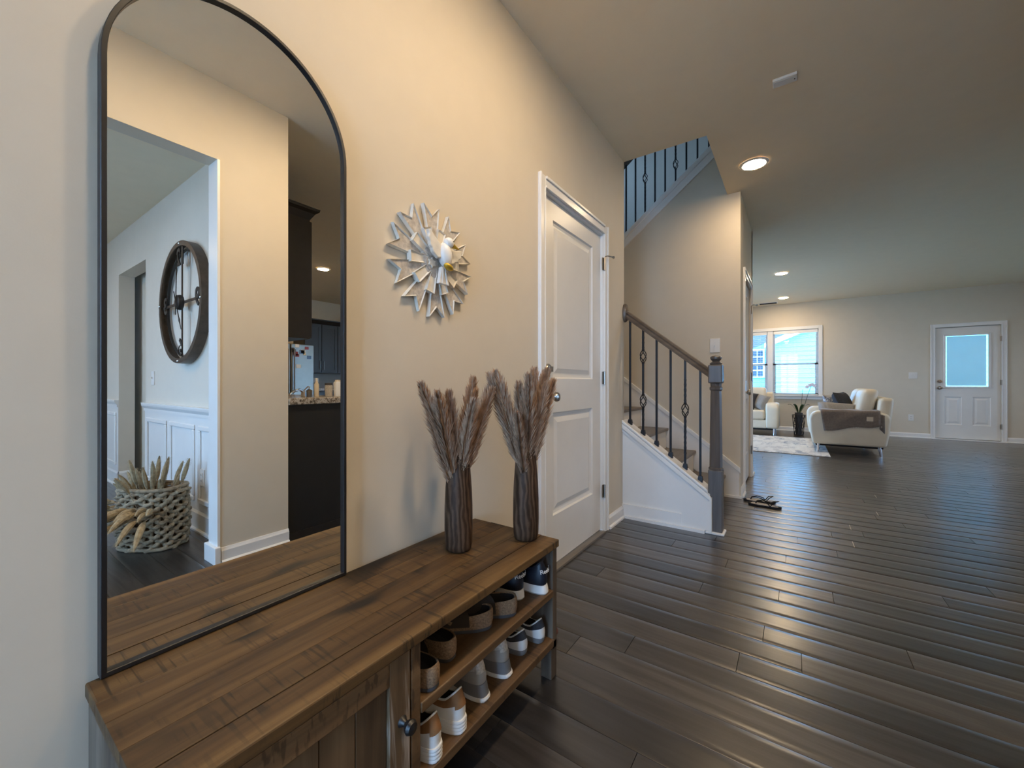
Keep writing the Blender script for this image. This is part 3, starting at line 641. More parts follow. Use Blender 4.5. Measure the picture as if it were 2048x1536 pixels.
for k in range(9):
    xn = NX-k*RUN; z = RISE*(k+1)
    if k < 8:
        B(xn-RUN-.03 if k < 7 else -2.3, xn, KY1, SY-.012, z-.026, z).build('tread', M['tread'], st, bevel=.006)
    B(xn-.045, xn-.025, KY1, SY-.012, z-RISE, z-.026).build('riser', M['trim'], st)
def sk(x): return .261 + .775*(.694-x)
MB().prism([(.68, 0), (.68, .255), (-1.3, sk(-1.3)), (-1.3, sk(-1.3)-.4), (.60, 0)], 'Y', SY-.014, SY).build('skirt_board', M['trim'], st)
MB().prism([(.69, .225), (.69, .27), (-1.3, sk(-1.3)+.01), (-1.3, sk(-1.3)-.035)], 'Y', SY-.022, SY-.0).build('skirt_cap', M['trim'], st, bevel=.004)
boxes((.56, .70, SY-.026, SY, 0, .02)).build('skirt_shoe', M['trim'], st)
# railing
rl = thing('stair_railing', 'brown handrail with black iron balusters and grey newel post', 'railing', (.642, 3.08, 0))
def hz(x): return 1.100 + (.598-x)*.79
sec = [(-.026, -.03), (-.03, -.012), (-.022, .004), (-.030, .018), (-.022, .032), (0, .037), (.022, .032), (.030, .018), (.022, .004), (.03, -.012), (.026, -.03)]
m = MB(); m.grid([[(x, 3.08+p[0], hz(x)+p[1]) for p in sec] for x in (.0, .60)], wrap=True); m.build('handrail', M['rail'], rl, smooth=True)
m = MB().lathe([(0, .004), (.072, .004), (.072, .016), (.064, .026), (0, .028)], (0, 0, 0), 'X', 28, cap=False); m.v = [(v[0]-.003, 3.07+v[1]*.45 if False else 3.068+v[1]*.55, hz(0)+v[2]*1.0) for v in m.v]; m.build('rosette', M['rail'], rl, smooth=True)
nwx, nwy = .642, 3.08
nw = thing('x', None, None); bpy.data.objects.remove(nw)
def sq(m, r, z0, z1, bev=0): return m.box(nwx-r, nwx+r, nwy-r, nwy+r, z0, z1)
nl = sq(MB(), .044, .0, .435).build('newel_post', M['newel'], rl, bevel=.006)
MB().lathe([(.047, .432), (.047, .445), (.040, .452), (.041, .46), (.035, .94), (.033, .975), (.040, .985), (.040, 1.0), (.034, 1.006), (.036, 1.03)], (nwx, nwy, 0), 'Z', 8).build('newel_shaft', M['newel'], nl)
sq(MB(), .044, 1.028, 1.155).build('newel_block', M['newel'], nl, bevel=.008)
MB().lathe([(.036, 1.153), (.040, 1.165), (.030, 1.172), (.022, 1.178), (.028, 1.186), (.036, 1.196), (.036, 1.208), (.026, 1.216), (.0, 1.219)], (nwx, nwy, 0), 'Z', 20, cap=False).build('newel_finial', M['newel'], nl, smooth=True)
boxes((nwx-.058, nwx+.058, nwy-.058, nwy+.058, 0, .018)).build('newel_shoe', M['trim'], rl, bevel=.006)
def baluster(x, y, z0, z1, baskets, parent, twist=True):
    m = MB(); r = .0068
    segs = sorted(baskets); zs = [z0]
    cuts = []
    for b in segs: cuts += [(b-.045, b+.045)]
    a = z0
    for c0, c1 in cuts: m.box(x-r, x+r, y-r, y+r, a, c0); a = c1
    m.box(x-r, x+r, y-r, y+r, a, z1)
    o = m.build('baluster', M['iron'], parent)
    if baskets and twist:
        mt = MB()
        for (a_, b_) in ((z0+.1, segs[0]-.06), (segs[-1]+.06, min(segs[-1]+.22, z1-.05))):
            if b_ - a_ < .06: continue
            n = int((b_-a_)/.012); rows = []
            for i in range(n+1):
                q = i*.5; rows.append([(x+.0095*math.cos(q+k*math.pi/2), y+.0095*math.sin(q+k*math.pi/2), a_+(b_-a_)*i/n) for k in range(4)])
            mt.grid(rows, wrap=True)
        if mt.v: mt.build('twist', M['iron'], o)
    for b in baskets:
        mb = MB()
        for k in range(4):
            pts = []
            for i in range(13):
                t = i/12; rr = .004 + .022*math.sin(math.pi*t)**.9; q = k*math.pi/2 + 2.2*t
                pts.append((x+rr*math.cos(q), y+rr*math.sin(q), b-.048+.096*t))
            mb.tube(pts, .0036, 6)
        mb.ell((x, y, b-.05), (.011, .011, .008)); mb.ell((x, y, b+.05), (.011, .011, .008)); mb.build('basket_scroll', M['iron'], o, smooth=True)
    ms = MB(); ms.add([(x-.017, y-.017, z0), (x+.017, y-.017, z0), (x+.017, y+.017, z0), (x-.017, y+.017, z0), (x-.012, y-.012, z0+.03), (x+.012, y-.012, z0+.03), (x+.012, y+.012, z0+.03), (x-.012, y+.012, z0+.03)], [(3, 2, 1, 0), (4, 5, 6, 7), (0, 1, 5, 4), (1, 2, 6, 5), (2, 3, 7, 6), (3, 0, 4, 7)])
    ms.box(x-.014, x+.014, y-.014, y+.014, z0-.02, z0); ms.build('baluster_shoe', M['iron'], o)
for k, bs in enumerate(([], [1.231, .893], [], [], [.837], [])):
    x = .044+.0998*k; baluster(x, 3.08, ktop(x)+.02, hz(x)-.02, bs, rl)
# upper flight: stringer, steps, balusters
uf = thing('upper_stair_flight', 'upper stair flight with white stringer seen through the ceiling opening', 'stairs', (0, SY+.05, 2.4))
MB().prism([(-1.3, ustr(-1.3)-.125), (-1.3, ustr(-1.3)), (1.2, ustr(1.2)), (1.2, ustr(1.2)-.125)], 'Y', SY-.02, SY+.12).build('stringer', M['trim'], uf)
MB().prism([(-1.3, ustr(-1.3)-.045), (-1.3, ustr(-1.3)+.012), (1.2, ustr(1.2)+.012), (1.2, ustr(1.2)-.045)], 'Y', SY-.035, SY+.13).build('stringer_cap', M['trim'], uf, bevel=.006)
for k in range(9):
    x = -1.25+k*RUN; z = 1.576+RISE*(k+1)
    B(x, x+RUN+.03, SY+.12, 5.27, z-.026, z).build('tread', M['tread'], uf); B(x+.0, x+.02, SY+.12, 5.27, z-RISE, z-.026).build('riser', M['trim'], uf)
ur = thing('upper_stair_railing', 'black iron balusters above the ceiling opening', 'railing', (0, SY+.05, 2.9))
for k in range(9):
    x = -.373+.0995*k; bb = {2: [ustr(x)+.42], 5: [ustr(x)+.235]}.get(k, [])
    baluster(x, SY+.06, ustr(x)+.02, ustr(x)+.80, bb, ur, twist=True)
for k in range(3):
    x = -.373-.0995*(k+1); baluster(x, SY+.06, ustr(x)+.02, ustr(x)+.80, [], ur)
for k in range(5):
    x = .522+.0995*k; baluster(x, SY+.06, ustr(x)+.02, ustr(x)+.80, [], ur)
m = MB(); m.grid([[(x, SY+.06+p[0], ustr(x)+.80+p[1]) for p in sec] for x in (-1.2, 1.1)], wrap=True); m.build('handrail', M['rail'], ur, smooth=True)

# ------------------------------------------------------------------ shoe storage bench
BX0, BX1, BY0, BY1, BZ = .012, .402, .158, 1.265, .478
DV = .612
be = thing('shoe_bench', 'rustic brown wooden shoe storage bench under the arched mirror', 'bench', ((BX0+BX1)/2, (BY0+BY1)/2, 0))
ws = [.085, .07, .088, .075, .072]; x = BX0
for i, wd in enumerate(ws):
    B(x+.0004, x+wd-.0004, BY0, BY1, BZ-.026, BZ).build('top_board', M['btop'], be, bevel=.0035 if i in (0, 4) else .0006); x += wd
for y0, y1, nm in ((BY0+.004, BY0+.03, 'end_panel'), (BY1-.034, BY1-.004, 'end_panel'), (DV-.012, DV+.014, 'divider')):
    B(BX0+.006, BX1-.008, y0, y1, .10, BZ-.026).build(nm, M['bside'] if nm == 'end_panel' else M['bwood'], be, bevel=.002)
for yy in (BY0+.004, BY1-.044):
    for xx in (BX0+.006, BX1-.05): B(xx, xx+.042, yy, yy+.04, 0, .13).build('leg', M['bside'], be, bevel=.003)
B(BX0+.002, BX0+.012, BY0+.03, BY1-.03, .12, BZ-.026).build('back_panel', M['bwood'], be)
B(BX0+.01, BX1-.004, DV+.014, BY1-.034, .287, .311).build('shelf', M['bwood'], be, bevel=.003)
B(BX0+.01, BX1-.002, DV+.014, BY1-.034, .115, .141).build('shelf', M['bwood'], be, bevel=.003)
B(BX0+.01, BX1-.02, BY0+.03, DV-.012, .115, .141).build('bottom_board', M['bwood'], be)
dr = thing('x', None, None); bpy.data.objects.remove(dr)
y0, y1, z0, z1, fx = BY0+.034, DV-.016, .115, BZ-.031, BX1-.026
dr = B(fx, fx+.018, y1-.055, y1, z0, z1).build('cabinet_door', M['bplank'], be, bevel=.002)
B(fx, fx+.018, y0, y0+.055, z0, z1).build('door_stile', M['bplank'], dr, bevel=.002)
B(fx, fx+.018, y0+.055, y1-.055, z1-.05, z1).build('door_rail', M['bwood'], dr, bevel=.002); B(fx, fx+.018, y0+.055, y1-.055, z0, z0+.05).build('door_rail', M['bwood'], dr, bevel=.002)
nP = 4; pw = (y1-y0-.11)/nP
for k in range(nP): B(fx-.002, fx+.008+rnd.random()*.003, y0+.055+k*pw+.0008, y0+.055+(k+1)*pw-.0008, z0+.05, z1-.05).build('door_plank', M['bplank'], dr, bevel=.0015)
MB().lathe([(.0, 0), (.012, 0), (.008, .006), (.006, .012), (.013, .02), (.0155, .027), (.012, .034), (0, .037)], (fx+.018, y1-.022, .305), 'X', 18, cap=False).build('door_knob', M['black'], dr, smooth=True)

# ------------------------------------------------------------------ arched mirror
MY0, MY1, MZ0, MZA, RX = .176, .678, BZ+.002, 1.648, .0
mc = (MY0+MY1)/2; mr = (MY1-MY0)/2
def arch(ins, n=40):
    p = [(MY0+ins, MZ0+ins), (MY1-ins, MZ0+ins)]
    for i in range(n+1): a = math.pi*i/n; p.append((mc+(mr-ins)*math.cos(a), MZA+(mr-ins)*math.sin(a)))
    return p
mi = thing('arched_mirror', 'tall arched mirror with thin black metal frame on the bench', 'mirror', (.012, mc, MZ0))
rows = [[(x, p[0], p[1]) for p in arch(i)] for x, i in ((.004, 0), (.028, 0), (.029, .001), (.029, .008), (.028, .009), (.018, .009))]
m = MB(); m.grid(rows, wrap=True); m.build('frame', M['black'], mi, smooth=True)
m = MB().prism(arch(.0085), 'X', .014, .020); m.build('mirror_glass', M['mirror'], mi)
B(.004, .014, MY0+.02, MY1-.02, MZ0+.01, MZA).build('backing', M['black'], mi)

# ------------------------------------------------------------------ sunburst wall art
ac = Vector((0, 1.035, 1.468))
art = thing('sunburst_wall_art', 'whitewashed sunburst plaque with a white dove on the wall', 'wall art', tuple(ac))
def ray_mesh(name, r0, r1, w0, w1, notch, th, mat):
    m = bpy.data.meshes.new(name); bm = bmesh.new()
    pts = [(-w0, r0), (w0, r0), (w1, r1), (0, r1-notch), (-w1, r1)]
    lo = [bm.verts.new((0, p[0], p[1])) for p in pts]; hi = [bm.verts.new((th, p[0]*.94, p[1])) for p in pts]
    bm.faces.new(lo); top = bm.faces.new(hi)
    for i in range(5): bm.faces.new((lo[i], lo[(i+1) % 5], hi[(i+1) % 5], hi[i]))
    bmesh.ops.recalc_face_normals(bm, faces=bm.faces)
    r = bmesh.ops.inset_individual(bm, faces=[top], thickness=.0052, depth=-.0045)
    m.materials.append(M['artw']); m.materials.append(mat); top.material_index = 1
    bm.to_mesh(m); bm.free(); return m
ra = ray_mesh('ray', .03, .198, .011, .040, .036, .016, M['artg']); rb = ray_mesh('short_ray', .02, .118, .012, .020, .0, .022, M['artw'])
for k in range(10):
    obj('ray', ra, art, (.002, 0, 0), (R(36*k+4), 0, 0)); obj('short_ray', rb, art, (.006, 0, 0), (R(36*k+22), 0, 0))
MB().lathe([(0, .0), (.066, .0), (.066, .018), (.058, .024), (0, .026)], tuple(ac+Vector((.002, 0, 0))), 'X', 28, cap=False).build('hub', M['artg'], art, smooth=True)
for dy, dz in ((-.026, -.012), (.034, -.022)):
    m = MB(); c = ac+Vector((.026, dy, dz))
    m.prism([(c.y+(.020 if i % 2 else .012)*math.cos(i*math.pi/6), c.z+(.020 if i % 2 else .012)*math.sin(i*math.pi/6)) for i in range(12)], 'X', c.x, c.x+.008)
    o = MB().lathe([(0, 0), (.025, 0), (.025, .005), (0, .006)], tuple(c-Vector((.002, 0, 0))), 'X', 18, cap=False).build('medallion', M['artg'], art); m.build('rosette_flower', M['artw'], o, bevel=.002)
dv = MB().ell(ac+Vector((.052, .018, .022)), (.026, .026, .045), Matrix.Rotation(R(8), 3, 'X'), 18, 12)
dv.ell(ac+Vector((.062, .026, .066)), (.019, .020, .020), None, 16, 10); dove = dv.build('dove', M['dove'], art, smooth='all', label='white dove with gold beak')
MB().cyl(ac+Vector((.068, .042, .058)), ac+Vector((.076, .068, .050)), .009, .001, 8).build('beak', M['gold'], dove, smooth=True)
MB().ell(ac+Vector((.0775, .034, .070)), (.003, .003, .003), None, 8, 6).build('eye', M['dark'], dove)
MB().ell(ac+Vector((.066, .022, -.022)), (.014, .022, .011), Matrix.Rotation(R(-18), 3, 'X'), 12, 8).build('feet', M['gold'], dove, smooth=True)
def wing(sgn, rot):
    pts = [(0, -.018), (.02, -.026), (.034, -.018), (.046, -.012), (.052, .000), (.062, .008), (.064, .020), (.074, .032), (.070, .044), (.076, .060), (.064, .062), (.040, .044), (.0, .022)]
    c, s_ = math.cos(rot), math.sin(rot); m = MB()
    q = [(ac.y+.012+sgn*(p[0]*c-p[1]*s_)+sgn*.008, ac.z+.026+p[0]*s_+p[1]*c) for p in pts]
    return m.prism(q, 'X', .040, .056)
wing(-1, R(6)).build('wing', M['artw'], dove, bevel=.004); wing(1, R(-22)).build('wing', M['artw'], dove, bevel=.004)
m = MB()
for k in range(4):
    y0 = -.022+k*.012
    m.prism([(ac.y+.012+y0*.35, ac.z-.022), (ac.y+.012+(y0+.011)*.35, ac.z-.022), (ac.y+.014+y0+.0115, ac.z-.082-.002*(k % 2)), (ac.y+.014+y0, ac.z-.082)], 'X', .034, .05+.002*(k % 2))
m.build('tail', M['dove'], dove, bevel=.0015)

# ------------------------------------------------------------------ vases with pampas
def vase(loc, label, s=1.0, rz=0):
    K = 1.2
    prof = [(.0, .0), (.036, .0), (.043, .006), (.046, .018), (.0475, .06), (.047, .12), (.0445, .17), (.040, .22), (.0355, .262), (.0345, .268), (.031, .269), (.029, .262), (.032, .2), (.034, .06), (.0, .05)]
    t = thing('wooden_vase', label, 'vase', loc)
    MB().lathe([(r*s*.98, h*s*K) for r, h in prof], loc, 'Z', 36, cap=False).build('vase_body', M['vase'], t, smooth='all')
V1 = (.168, .998, BZ+.0005); V2 = (.300, 1.205, BZ+.0005)
vase(V1, 'dark walnut vase standing in front of the bare wall, away from the door', 1.0); vase(V2, 'dark walnut vase at the bench end next to the hall door', .985)
def plume_mesh(seed, L, bend):
    """one dried plume; base at origin, grows +Z, leaning along +X with distance; returns stalk and plume meshes"""
    rg = random.Random(seed)
    def c(t): z = L*t; return Vector((bend*t**1.6, 0, z))
    st_ = MB().tube([c(i/8*.97) for i in range(9)], [.0021-.0012*i/8 for i in range(9)], 5).mesh('stalk'); st_.materials.append(M['stalk'])
    m = MB(); t0 = .32
    for i in range(1100):
        u = rg.random(); t = t0+(1-t0)*u; p = c(t); q = rg.random()*2*math.pi
        env = (math.sin(math.pi*min(1, (u*.9+.12)))**.6)*.5+.3; ln = (.044+.036*rg.random())*env*(1.0-.35*u)
        d = (Vector((math.cos(q), math.sin(q), 0))*(.30+.30*rg.random()) + (c(min(1, t+.05))-p).normalized()*1.0).normalized()
        e = p+d*ln*1.35; sd = d.cross(Vector((math.sin(q*3), math.cos(q*2), .3))).normalized()*.0012
        mid = p+d*ln*.65+Vector((math.cos(q), math.sin(q), 0))*.0022
        b = len(m.v); m.v += [tuple(p-sd), tuple(p+sd), tuple(mid+sd*1.4), tuple(e), tuple(mid-sd*1.4)]; m.f.append((b, b+1, b+2, b+3, b+4))
    n = 9; m.tube([c(t0+(1.0-t0)*i/n) for i in range(n+1)], [.004+.0055*math.sin(math.pi*min(1, i/n*.85+.15))*(1-.6*i/n) for i in range(n+1)], 6)
    pl = m.mesh('plume', fix=False); pl.materials.append(M['plume']); return st_, pl
PV = [plume_mesh(k, .40, [.05, .085, .03, .065][k]) for k in range(4)]
def bunch(V, spec, label, group, top):
    for k, (az, tilt, L) in enumerate(spec):
        a = R(az); r = .012
        root = thing('pampas_stem', label, 'dried grass', (V[0]-r*math.cos(a)*.6, V[1]-r*math.sin(a)*.6, V[2]+.105), group)
        root.rotation_euler = Matrix.Rotation(a, 3, 'Z').to_euler() if False else (Matrix.Rotation(a, 3, 'Z') @ Matrix.Rotation(R(tilt), 3, 'Y') @ Matrix.Rotation(R(rnd.random()*60-30), 3, 'Z')).to_euler()
        root.scale = (L*1.07, L*1.07, L*1.1); s_, p_ = PV[k % 4]; obj('stalk', s_, root); obj('plume', p_, root)
# azimuth measured from +X (into the hall) toward +Y (along the wall)
bunch(V1, [(270, 11, .98), (255, 8, 1.04), (292, 6.5, .96), (215, 4.5, .92), (80, 4, .96), (30, 4, .98), (95, 6.5, 1.06), (70, 8, 1.08), (100, 9, 1.0), (320, 3, .9), (262, 15, .80)], 'pampas plume fanning from the vase farther from the door', 'pampas stems in the vase away from the door', 0)
bunch(V2, [(262, 9, 1.12), (250, 6, 1.1), (285, 6, 1.02), (300, 3.5, 1.08), (60, 3, 1.12), (75, 4.5, 1.12), (95, 6.5, 1.14), (60, 6, 1.05), (40, 3, 1.0), (272, 9, .82), (85, 5, .86)], 'pampas plume fanning from the vase by the hall door', 'pampas stems in the vase next to the door', 0)

# ------------------------------------------------------------------ shoes
def foot(L, W, hw):
    """closed outline, heel at x=0, toe at x=L; list of (x,y)"""
    pts = []; n = 44
    for i in range(n):
        a = 2*math.pi*i/n; t = (1-math.cos(a))/2
        hwid = hw/2*(1-t)+W/2*t; hwid *= 1-.16*math.sin(math.pi*min(1, max(0, (t-.15)/.5)))*1 if t < .65 else 1
        y = math.copysign(abs(math.sin(a))**.62, math.sin(a))*hwid; pts.append((L*t, y + .006*math.sin(math.pi*t)))
    return pts
def sc_out(o, k, L): return [((x-L/2)*k+L/2, y*k) for x, y in o]
def shoe(kind):
    L, W, hw = .265, .088, .066
    o = foot(L, W, hw); n = len(o); parts = []
    spec = {'navy': dict(sole=.030, flare=1.03, ch=.098, lens=.60), 'tan': dict(sole=.034, flare=1.03, ch=.092, lens=.55), 'grey': dict(sole=.044, flare=1.10, ch=.105, lens=.55), 'wnavy': dict(sole=.018, flare=1.0, ch=.066, lens=.66)}[kind]
    sh, ch = spec['sole'], spec['ch']
    col = []; cl = L*spec['lens']
    for i, (x, y) in enumerate(o):
        t = x/L; X = .012+t*cl; yy = y*(.60+.12*(1-t)); dip = -.024*math.sin(math.pi*min(1, t*1.25))+.006*t
        if kind == 'wnavy': dip = -.026*math.sin(math.pi*min(1, t*1.5))+.012*t
        col.append((X, yy, ch+dip+.010*max(0, 1-t*6)))
    rows = []
    for v in [0, .12, .25, .38, .5, .62, .74, .86, 1.0]:
        e = 1-math.cos(v*math.pi/2); g = math.sin(v*math.pi/2); bul = 1+.05*math.sin(math.pi*v)
        r = []
        for (x, y), c_ in zip(o, col):
            t = x/L; ee = e*(1-t)**.3 if False else e; gg = v*(1-t)+g*t
            r.append((x+(c_[0]-x)*ee - (.005*math.sin(math.pi*v)*(1-t)**3), (y+(c_[1]-y)*ee)*bul, sh*.8+(c_[2]-sh*.8)*gg))
        rows.append(r)
    def sub(j0, j1, cond=None, off=0.0):
        m = MB(); m.v = [tuple(p) for r in rows for p in r]
        if off:
            cx = L*.45; m.v = [((p[0]-cx)*(1+off)+cx - off*.02, p[1]*(1+off*2.2), p[2]) for p in m.v]
        for j in range(j0, j1):
            for i in range(n):
                if cond is None or cond((o[i][0]+o[(i+1) % n][0])/2/L, j, i): m.f.append((j*n+i, j*n+(i+1) % n, (j+1)*n+(i+1) % n, (j+1)*n+i))
        return m
    up = {'navy': 'navy', 'tan': 'wht', 'grey': 'grey1', 'wnavy': 'wht'}[kind]
    parts.append(('upper', sub(0, 8), M[up]))
    if kind == 'tan':
        parts.append(('heel_collar', sub(4, 8, lambda t, j, i: t < .62 and (j > 5 or t < .05 or (j == 5 and t < .5)), .018), M['tan']))
    if kind == 'wnavy': parts.append(('heel_collar', sub(5, 8, lambda t, j, i: .0 <= t < .40, .016), M['pild']))
    if kind == 'grey': parts.append(('heel_counter', sub(0, 5, lambda t, j, i: t < .5 and (j < 4 or t > .04), .018), M['grey2']))
    if kind == 'navy': parts.append(('heel_counter', sub(1, 6, lambda t, j, i: t < .22, .012), M['navy']))
    rim = [Vector(c_) for c_ in col]
    parts.append(('collar_binding', MB().tube(rim, .0028, 6, closed=True), M[{'navy': 'navy', 'tan': 'whs', 'grey': 'grey1', 'wnavy': 'whs'}[kind]]))
    li = MB(); li.grid([[(c_[0], c_[1], c_[2]) for c_ in col], [(.02+(c_[0]-.012)*1.15, c_[1]*.92, sh+.03) for c_ in col], [(.03+(c_[0]-.012)*1.2, c_[1]*.8, sh+.006) for c_ in col]], wrap=True); li.f.append(tuple(range(2*n, 3*n)))
    parts.append(('lining', li, M['dark'] if kind != 'grey' else M['greyblk']))
    tg = MB().prism([(-.018, 0), (.018, 0), (.022, .05), (.012, .066), (-.012, .066), (-.022, .05)], 'X', 0, .006)
    ang = R(38); tg.v = [(cl*.98+v[0]*math.cos(ang)-v[2]*math.sin(ang)*.7+.012, v[1], ch-.022+v[2]*.62) for v in tg.v]; parts.append(('tongue', tg, M[up]))
    lc = MB()
    for q in range(4):
        x = cl+.012+.010+q*.017; z = ch+.002-q*.011; lc.tube([(x, -.022, z-.012), (x+.004, -.010, z-.001), (x+.004, .010, z-.001), (x, .022, z-.012)], .0024, 5)
    parts.append(('laces', lc, M['whs'] if kind != 'navy' else M['navy']))
    def slab_(z0, z1, k0, k1, name, mat, bulge=0):
        m = MB(); a = sc_out(o, k0, L); b = sc_out(o, k1, L); c2 = sc_out(o, (k0+k1)/2+bulge, L)
        rr = [[(x, y, z0) for x, y in a], [(x, y, (z0+z1)/2) for x, y in c2], [(x, y, z1) for x, y in b]]
        m.grid(rr, wrap=True); m.f.append(tuple(range(n))[::-1]); m.f.append(tuple(range(2*n, 3*n))); parts.append((name, m, mat))
    fl = spec['flare']
    if kind == 'navy': slab_(.004, sh, fl+.03, fl-.005, 'midsole', M['whs'], .01); slab_(0, .004, fl+.02, fl+.03, 'outsole', M['grey2'])
    if kind == 'tan':
        for q in range(4): slab_(q*sh/4+.0004, (q+1)*sh/4-.0002, fl+.012, fl+.012, 'midsole' if q == 0 else 'sole_rib', M['whs'], .012)
    if kind == 'grey': slab_(0, .012, fl+.02, fl+.03, 'outsole', M['whs'], .02); slab_(.012, sh, fl+.005, fl-.05, 'midsole', M['grey3'], .0)
    if kind == 'wnavy': slab_(0, sh, .98, 1.02, 'outsole', M['grey3'], .01)
    return parts
SHOE = {}
def shoe_meshes(kind):
    if kind not in SHOE:
        SHOE[kind] = []
        for nm, m, mat in shoe(kind):
            me = m.mesh(nm, smooth=True); me.materials.append(mat); SHOE[kind].append((nm, me))
    return SHOE[kind]
def put_shoe(kind, x, y, z, ang, label, group, mirror=False):
    t = thing('sneaker', label, 'shoe', (x, y, z), group); t.rotation_euler = (0, 0, R(180+ang)); t.scale = (1, -1 if mirror else 1, 1)
    for nm, me in shoe_meshes(kind): obj(nm, me, t)
    return t
S1, S2 = .3115, .1415
n1 = put_shoe('navy', .336, 1.120, S1, -4, 'navy leather sneaker with white midsole on the upper shelf, nearer the clogs', 'navy sneakers')
n2 = put_shoe('navy', .385, 1.196, S1, 2, 'navy leather sneaker with white midsole on the upper shelf, against the end panel', 'navy sneakers', True)
put_shoe('wnavy', .362, 1.105, S2, -10, 'low white sneaker with black collar beside the grey runner', 'white and black sneakers')
put_shoe('wnavy', .378, 1.192, S2, -6, 'low white sneaker with black collar against the end panel', 'white and black sneakers', True)
put_shoe('grey', .362, .998, S2, -2, 'pale grey running shoe beside the white and black sneakers', 'grey running shoes')
put_shoe('grey', .362, .886, S2, -2, 'pale grey running shoe beside the tan-collared sneakers', 'grey running shoes', True)
put_shoe('tan', .388, .772, S2, 0, 'white sneaker with tan heel collar next to the grey shoes', 'white and tan sneakers')
put_shoe('tan', .392, .680, S2, 2, 'white sneaker with tan heel collar next to the cabinet divider', 'white and tan sneakers', True)
# wordmark on the heel tabs of the navy pair
fc_ = bpy.data.curves.new('heel_wordmark', 'FONT'); fc_.body = 'Reebok'; fc_.size = .0205; fc_.extrude = .0003; fc_.align_x = 'CENTER'; fc_.space_character = .95
tmp = bpy.data.objects.new('tmp_text', fc_); COL.objects.link(tmp); bpy.context.view_layer.update()
dg = bpy.context.evaluated_depsgraph_get(); tme = bpy.data.meshes.new_from_object(tmp.evaluated_get(dg)); bpy.data.objects.remove(tmp)
tme.name = 'heel_wordmark'; tme.materials.clear(); tme.materials.append(M['whs'])
for p in tme.vertices:    # wrap onto the heel curve: text x -> along the heel, y -> up
    x, y, z = p.co; q = x/.030; p.co = (-.0092+.0125*(x/.03)**2 + y*.20 - z, -x, .074+y*.95)
for s_, mirr in ((n1, 1), (n2, -1)):
    if mirr == 1: me = tme
    else:
        me = tme.copy()
        for p in me.vertices: p.co.y *= -1
    obj('heel_wordmark', me, s_)

def clog_parts():
    L, W, hw = .258, .088, .070; o = foot(L, W, hw); n = len(o); P = []
    def ring(k, z, dz=0): return [((x-L/2)*k+L/2, y*k, z+dz*max(0, 1-x/L*2.2)) for x, y in o]
    m = MB(); m.grid([ring(.97, 0), ring(1.0, .004), ring(1.0, .010)], wrap=True); m.f.append(tuple(range(n))[::-1]); m.f.append(tuple(range(2*n, 3*n))); P.append(('outsole', m, M['greyblk']))
    m = MB(); m.grid([ring(.99, .010), ring(1.02, .022), ring(1.02, .036, .012), ring(.99, .043, .014), ring(.95, .042, .013), ring(.90, .032, .002), ring(.80, .026)], wrap=True); P.append(('cork_footbed', m, M['cork']))
    m = MB(); r0 = ring(.948, .0415, .0125); r1 = ring(.80, .0275); m.grid([r0, ring(.90, .033, .003), r1], wrap=True); m.f.append(tuple(range(2*n, 3*n))); P.append(('insole', m, M['dark']))
    m = MB(); rows = []
    for k in range(11):
        t = .40+.60*k/10; x = L*t; hwd = max(y for X, y in o if abs(X-x) < L*.06 or True and abs(X-x) == min(abs(X2-x) for X2, _ in o)) if k < 10 else .004
        z1 = .088-.040*((t-.40)/.6)**1.3; row = []
        for i in range(13):
            a = math.pi*i/12; row.append((x+(.03 if k == 0 else 0)*-math.cos(a)**2*1.3, math.cos(a)*hwd*1.0, .020+(z1-.020)*math.sin(a)**.55))
        rows.append(row)
    m.grid(rows); P.append(('upper', m, M['clog']))
    m = MB().box(.125, .145, -.044, .044, .082, .086); m.box(.128, .142, .038, .05, .06, .078); P.append(('strap', m, M['clog']))
    return P
CL = []
for nm, m, mat in clog_parts():
    me = m.mesh(nm, smooth=True); me.materials.append(mat); CL.append((nm, me))
def put_clog(x, y, ang, label, mirror=False):
    t = thing('clog', label, 'shoe', (x, y, S1), 'brown clogs on the upper shelf'); t.rotation_euler = (0, 0, R(180+ang)); t.scale = (1, -1 if mirror else 1, 1)
    for nm, me in CL: obj(nm, me, t)
put_clog(.395, .672, 0, 'brown cork clog squeezed against the cabinet divider'); put_clog(.360, .768, 3, 'brown cork clog with heel outward, second from the divider', True)
put_clog(.350, .945, 38, 'brown cork clog lying at an angle across the shelf middle'); put_clog(.372, 1.040, 38, 'brown cork clog lying at an angle beside the navy sneakers', True)
# a reddish shoe peeking out behind the bench
t = thing('sandal', 'reddish brown shoe tip peeking out behind the bench leg', 'shoe', (.20, 1.40, 0)); o = foot(.20, .08, .06)
m = MB(); m.prism([(x*.5+.185, y*1.0+1.44) for x, y in o], 'Z', 0, .012); m.build('outsole', M['greyblk'], t)
m = MB().ell((.245, 1.44, .018), (.055, .036, .035), None, 16, 8); m.v = [(v[0], v[1], max(v[2], .012)) for v in m.v]; m.build('upper', M['redshoe'], t, smooth=True)

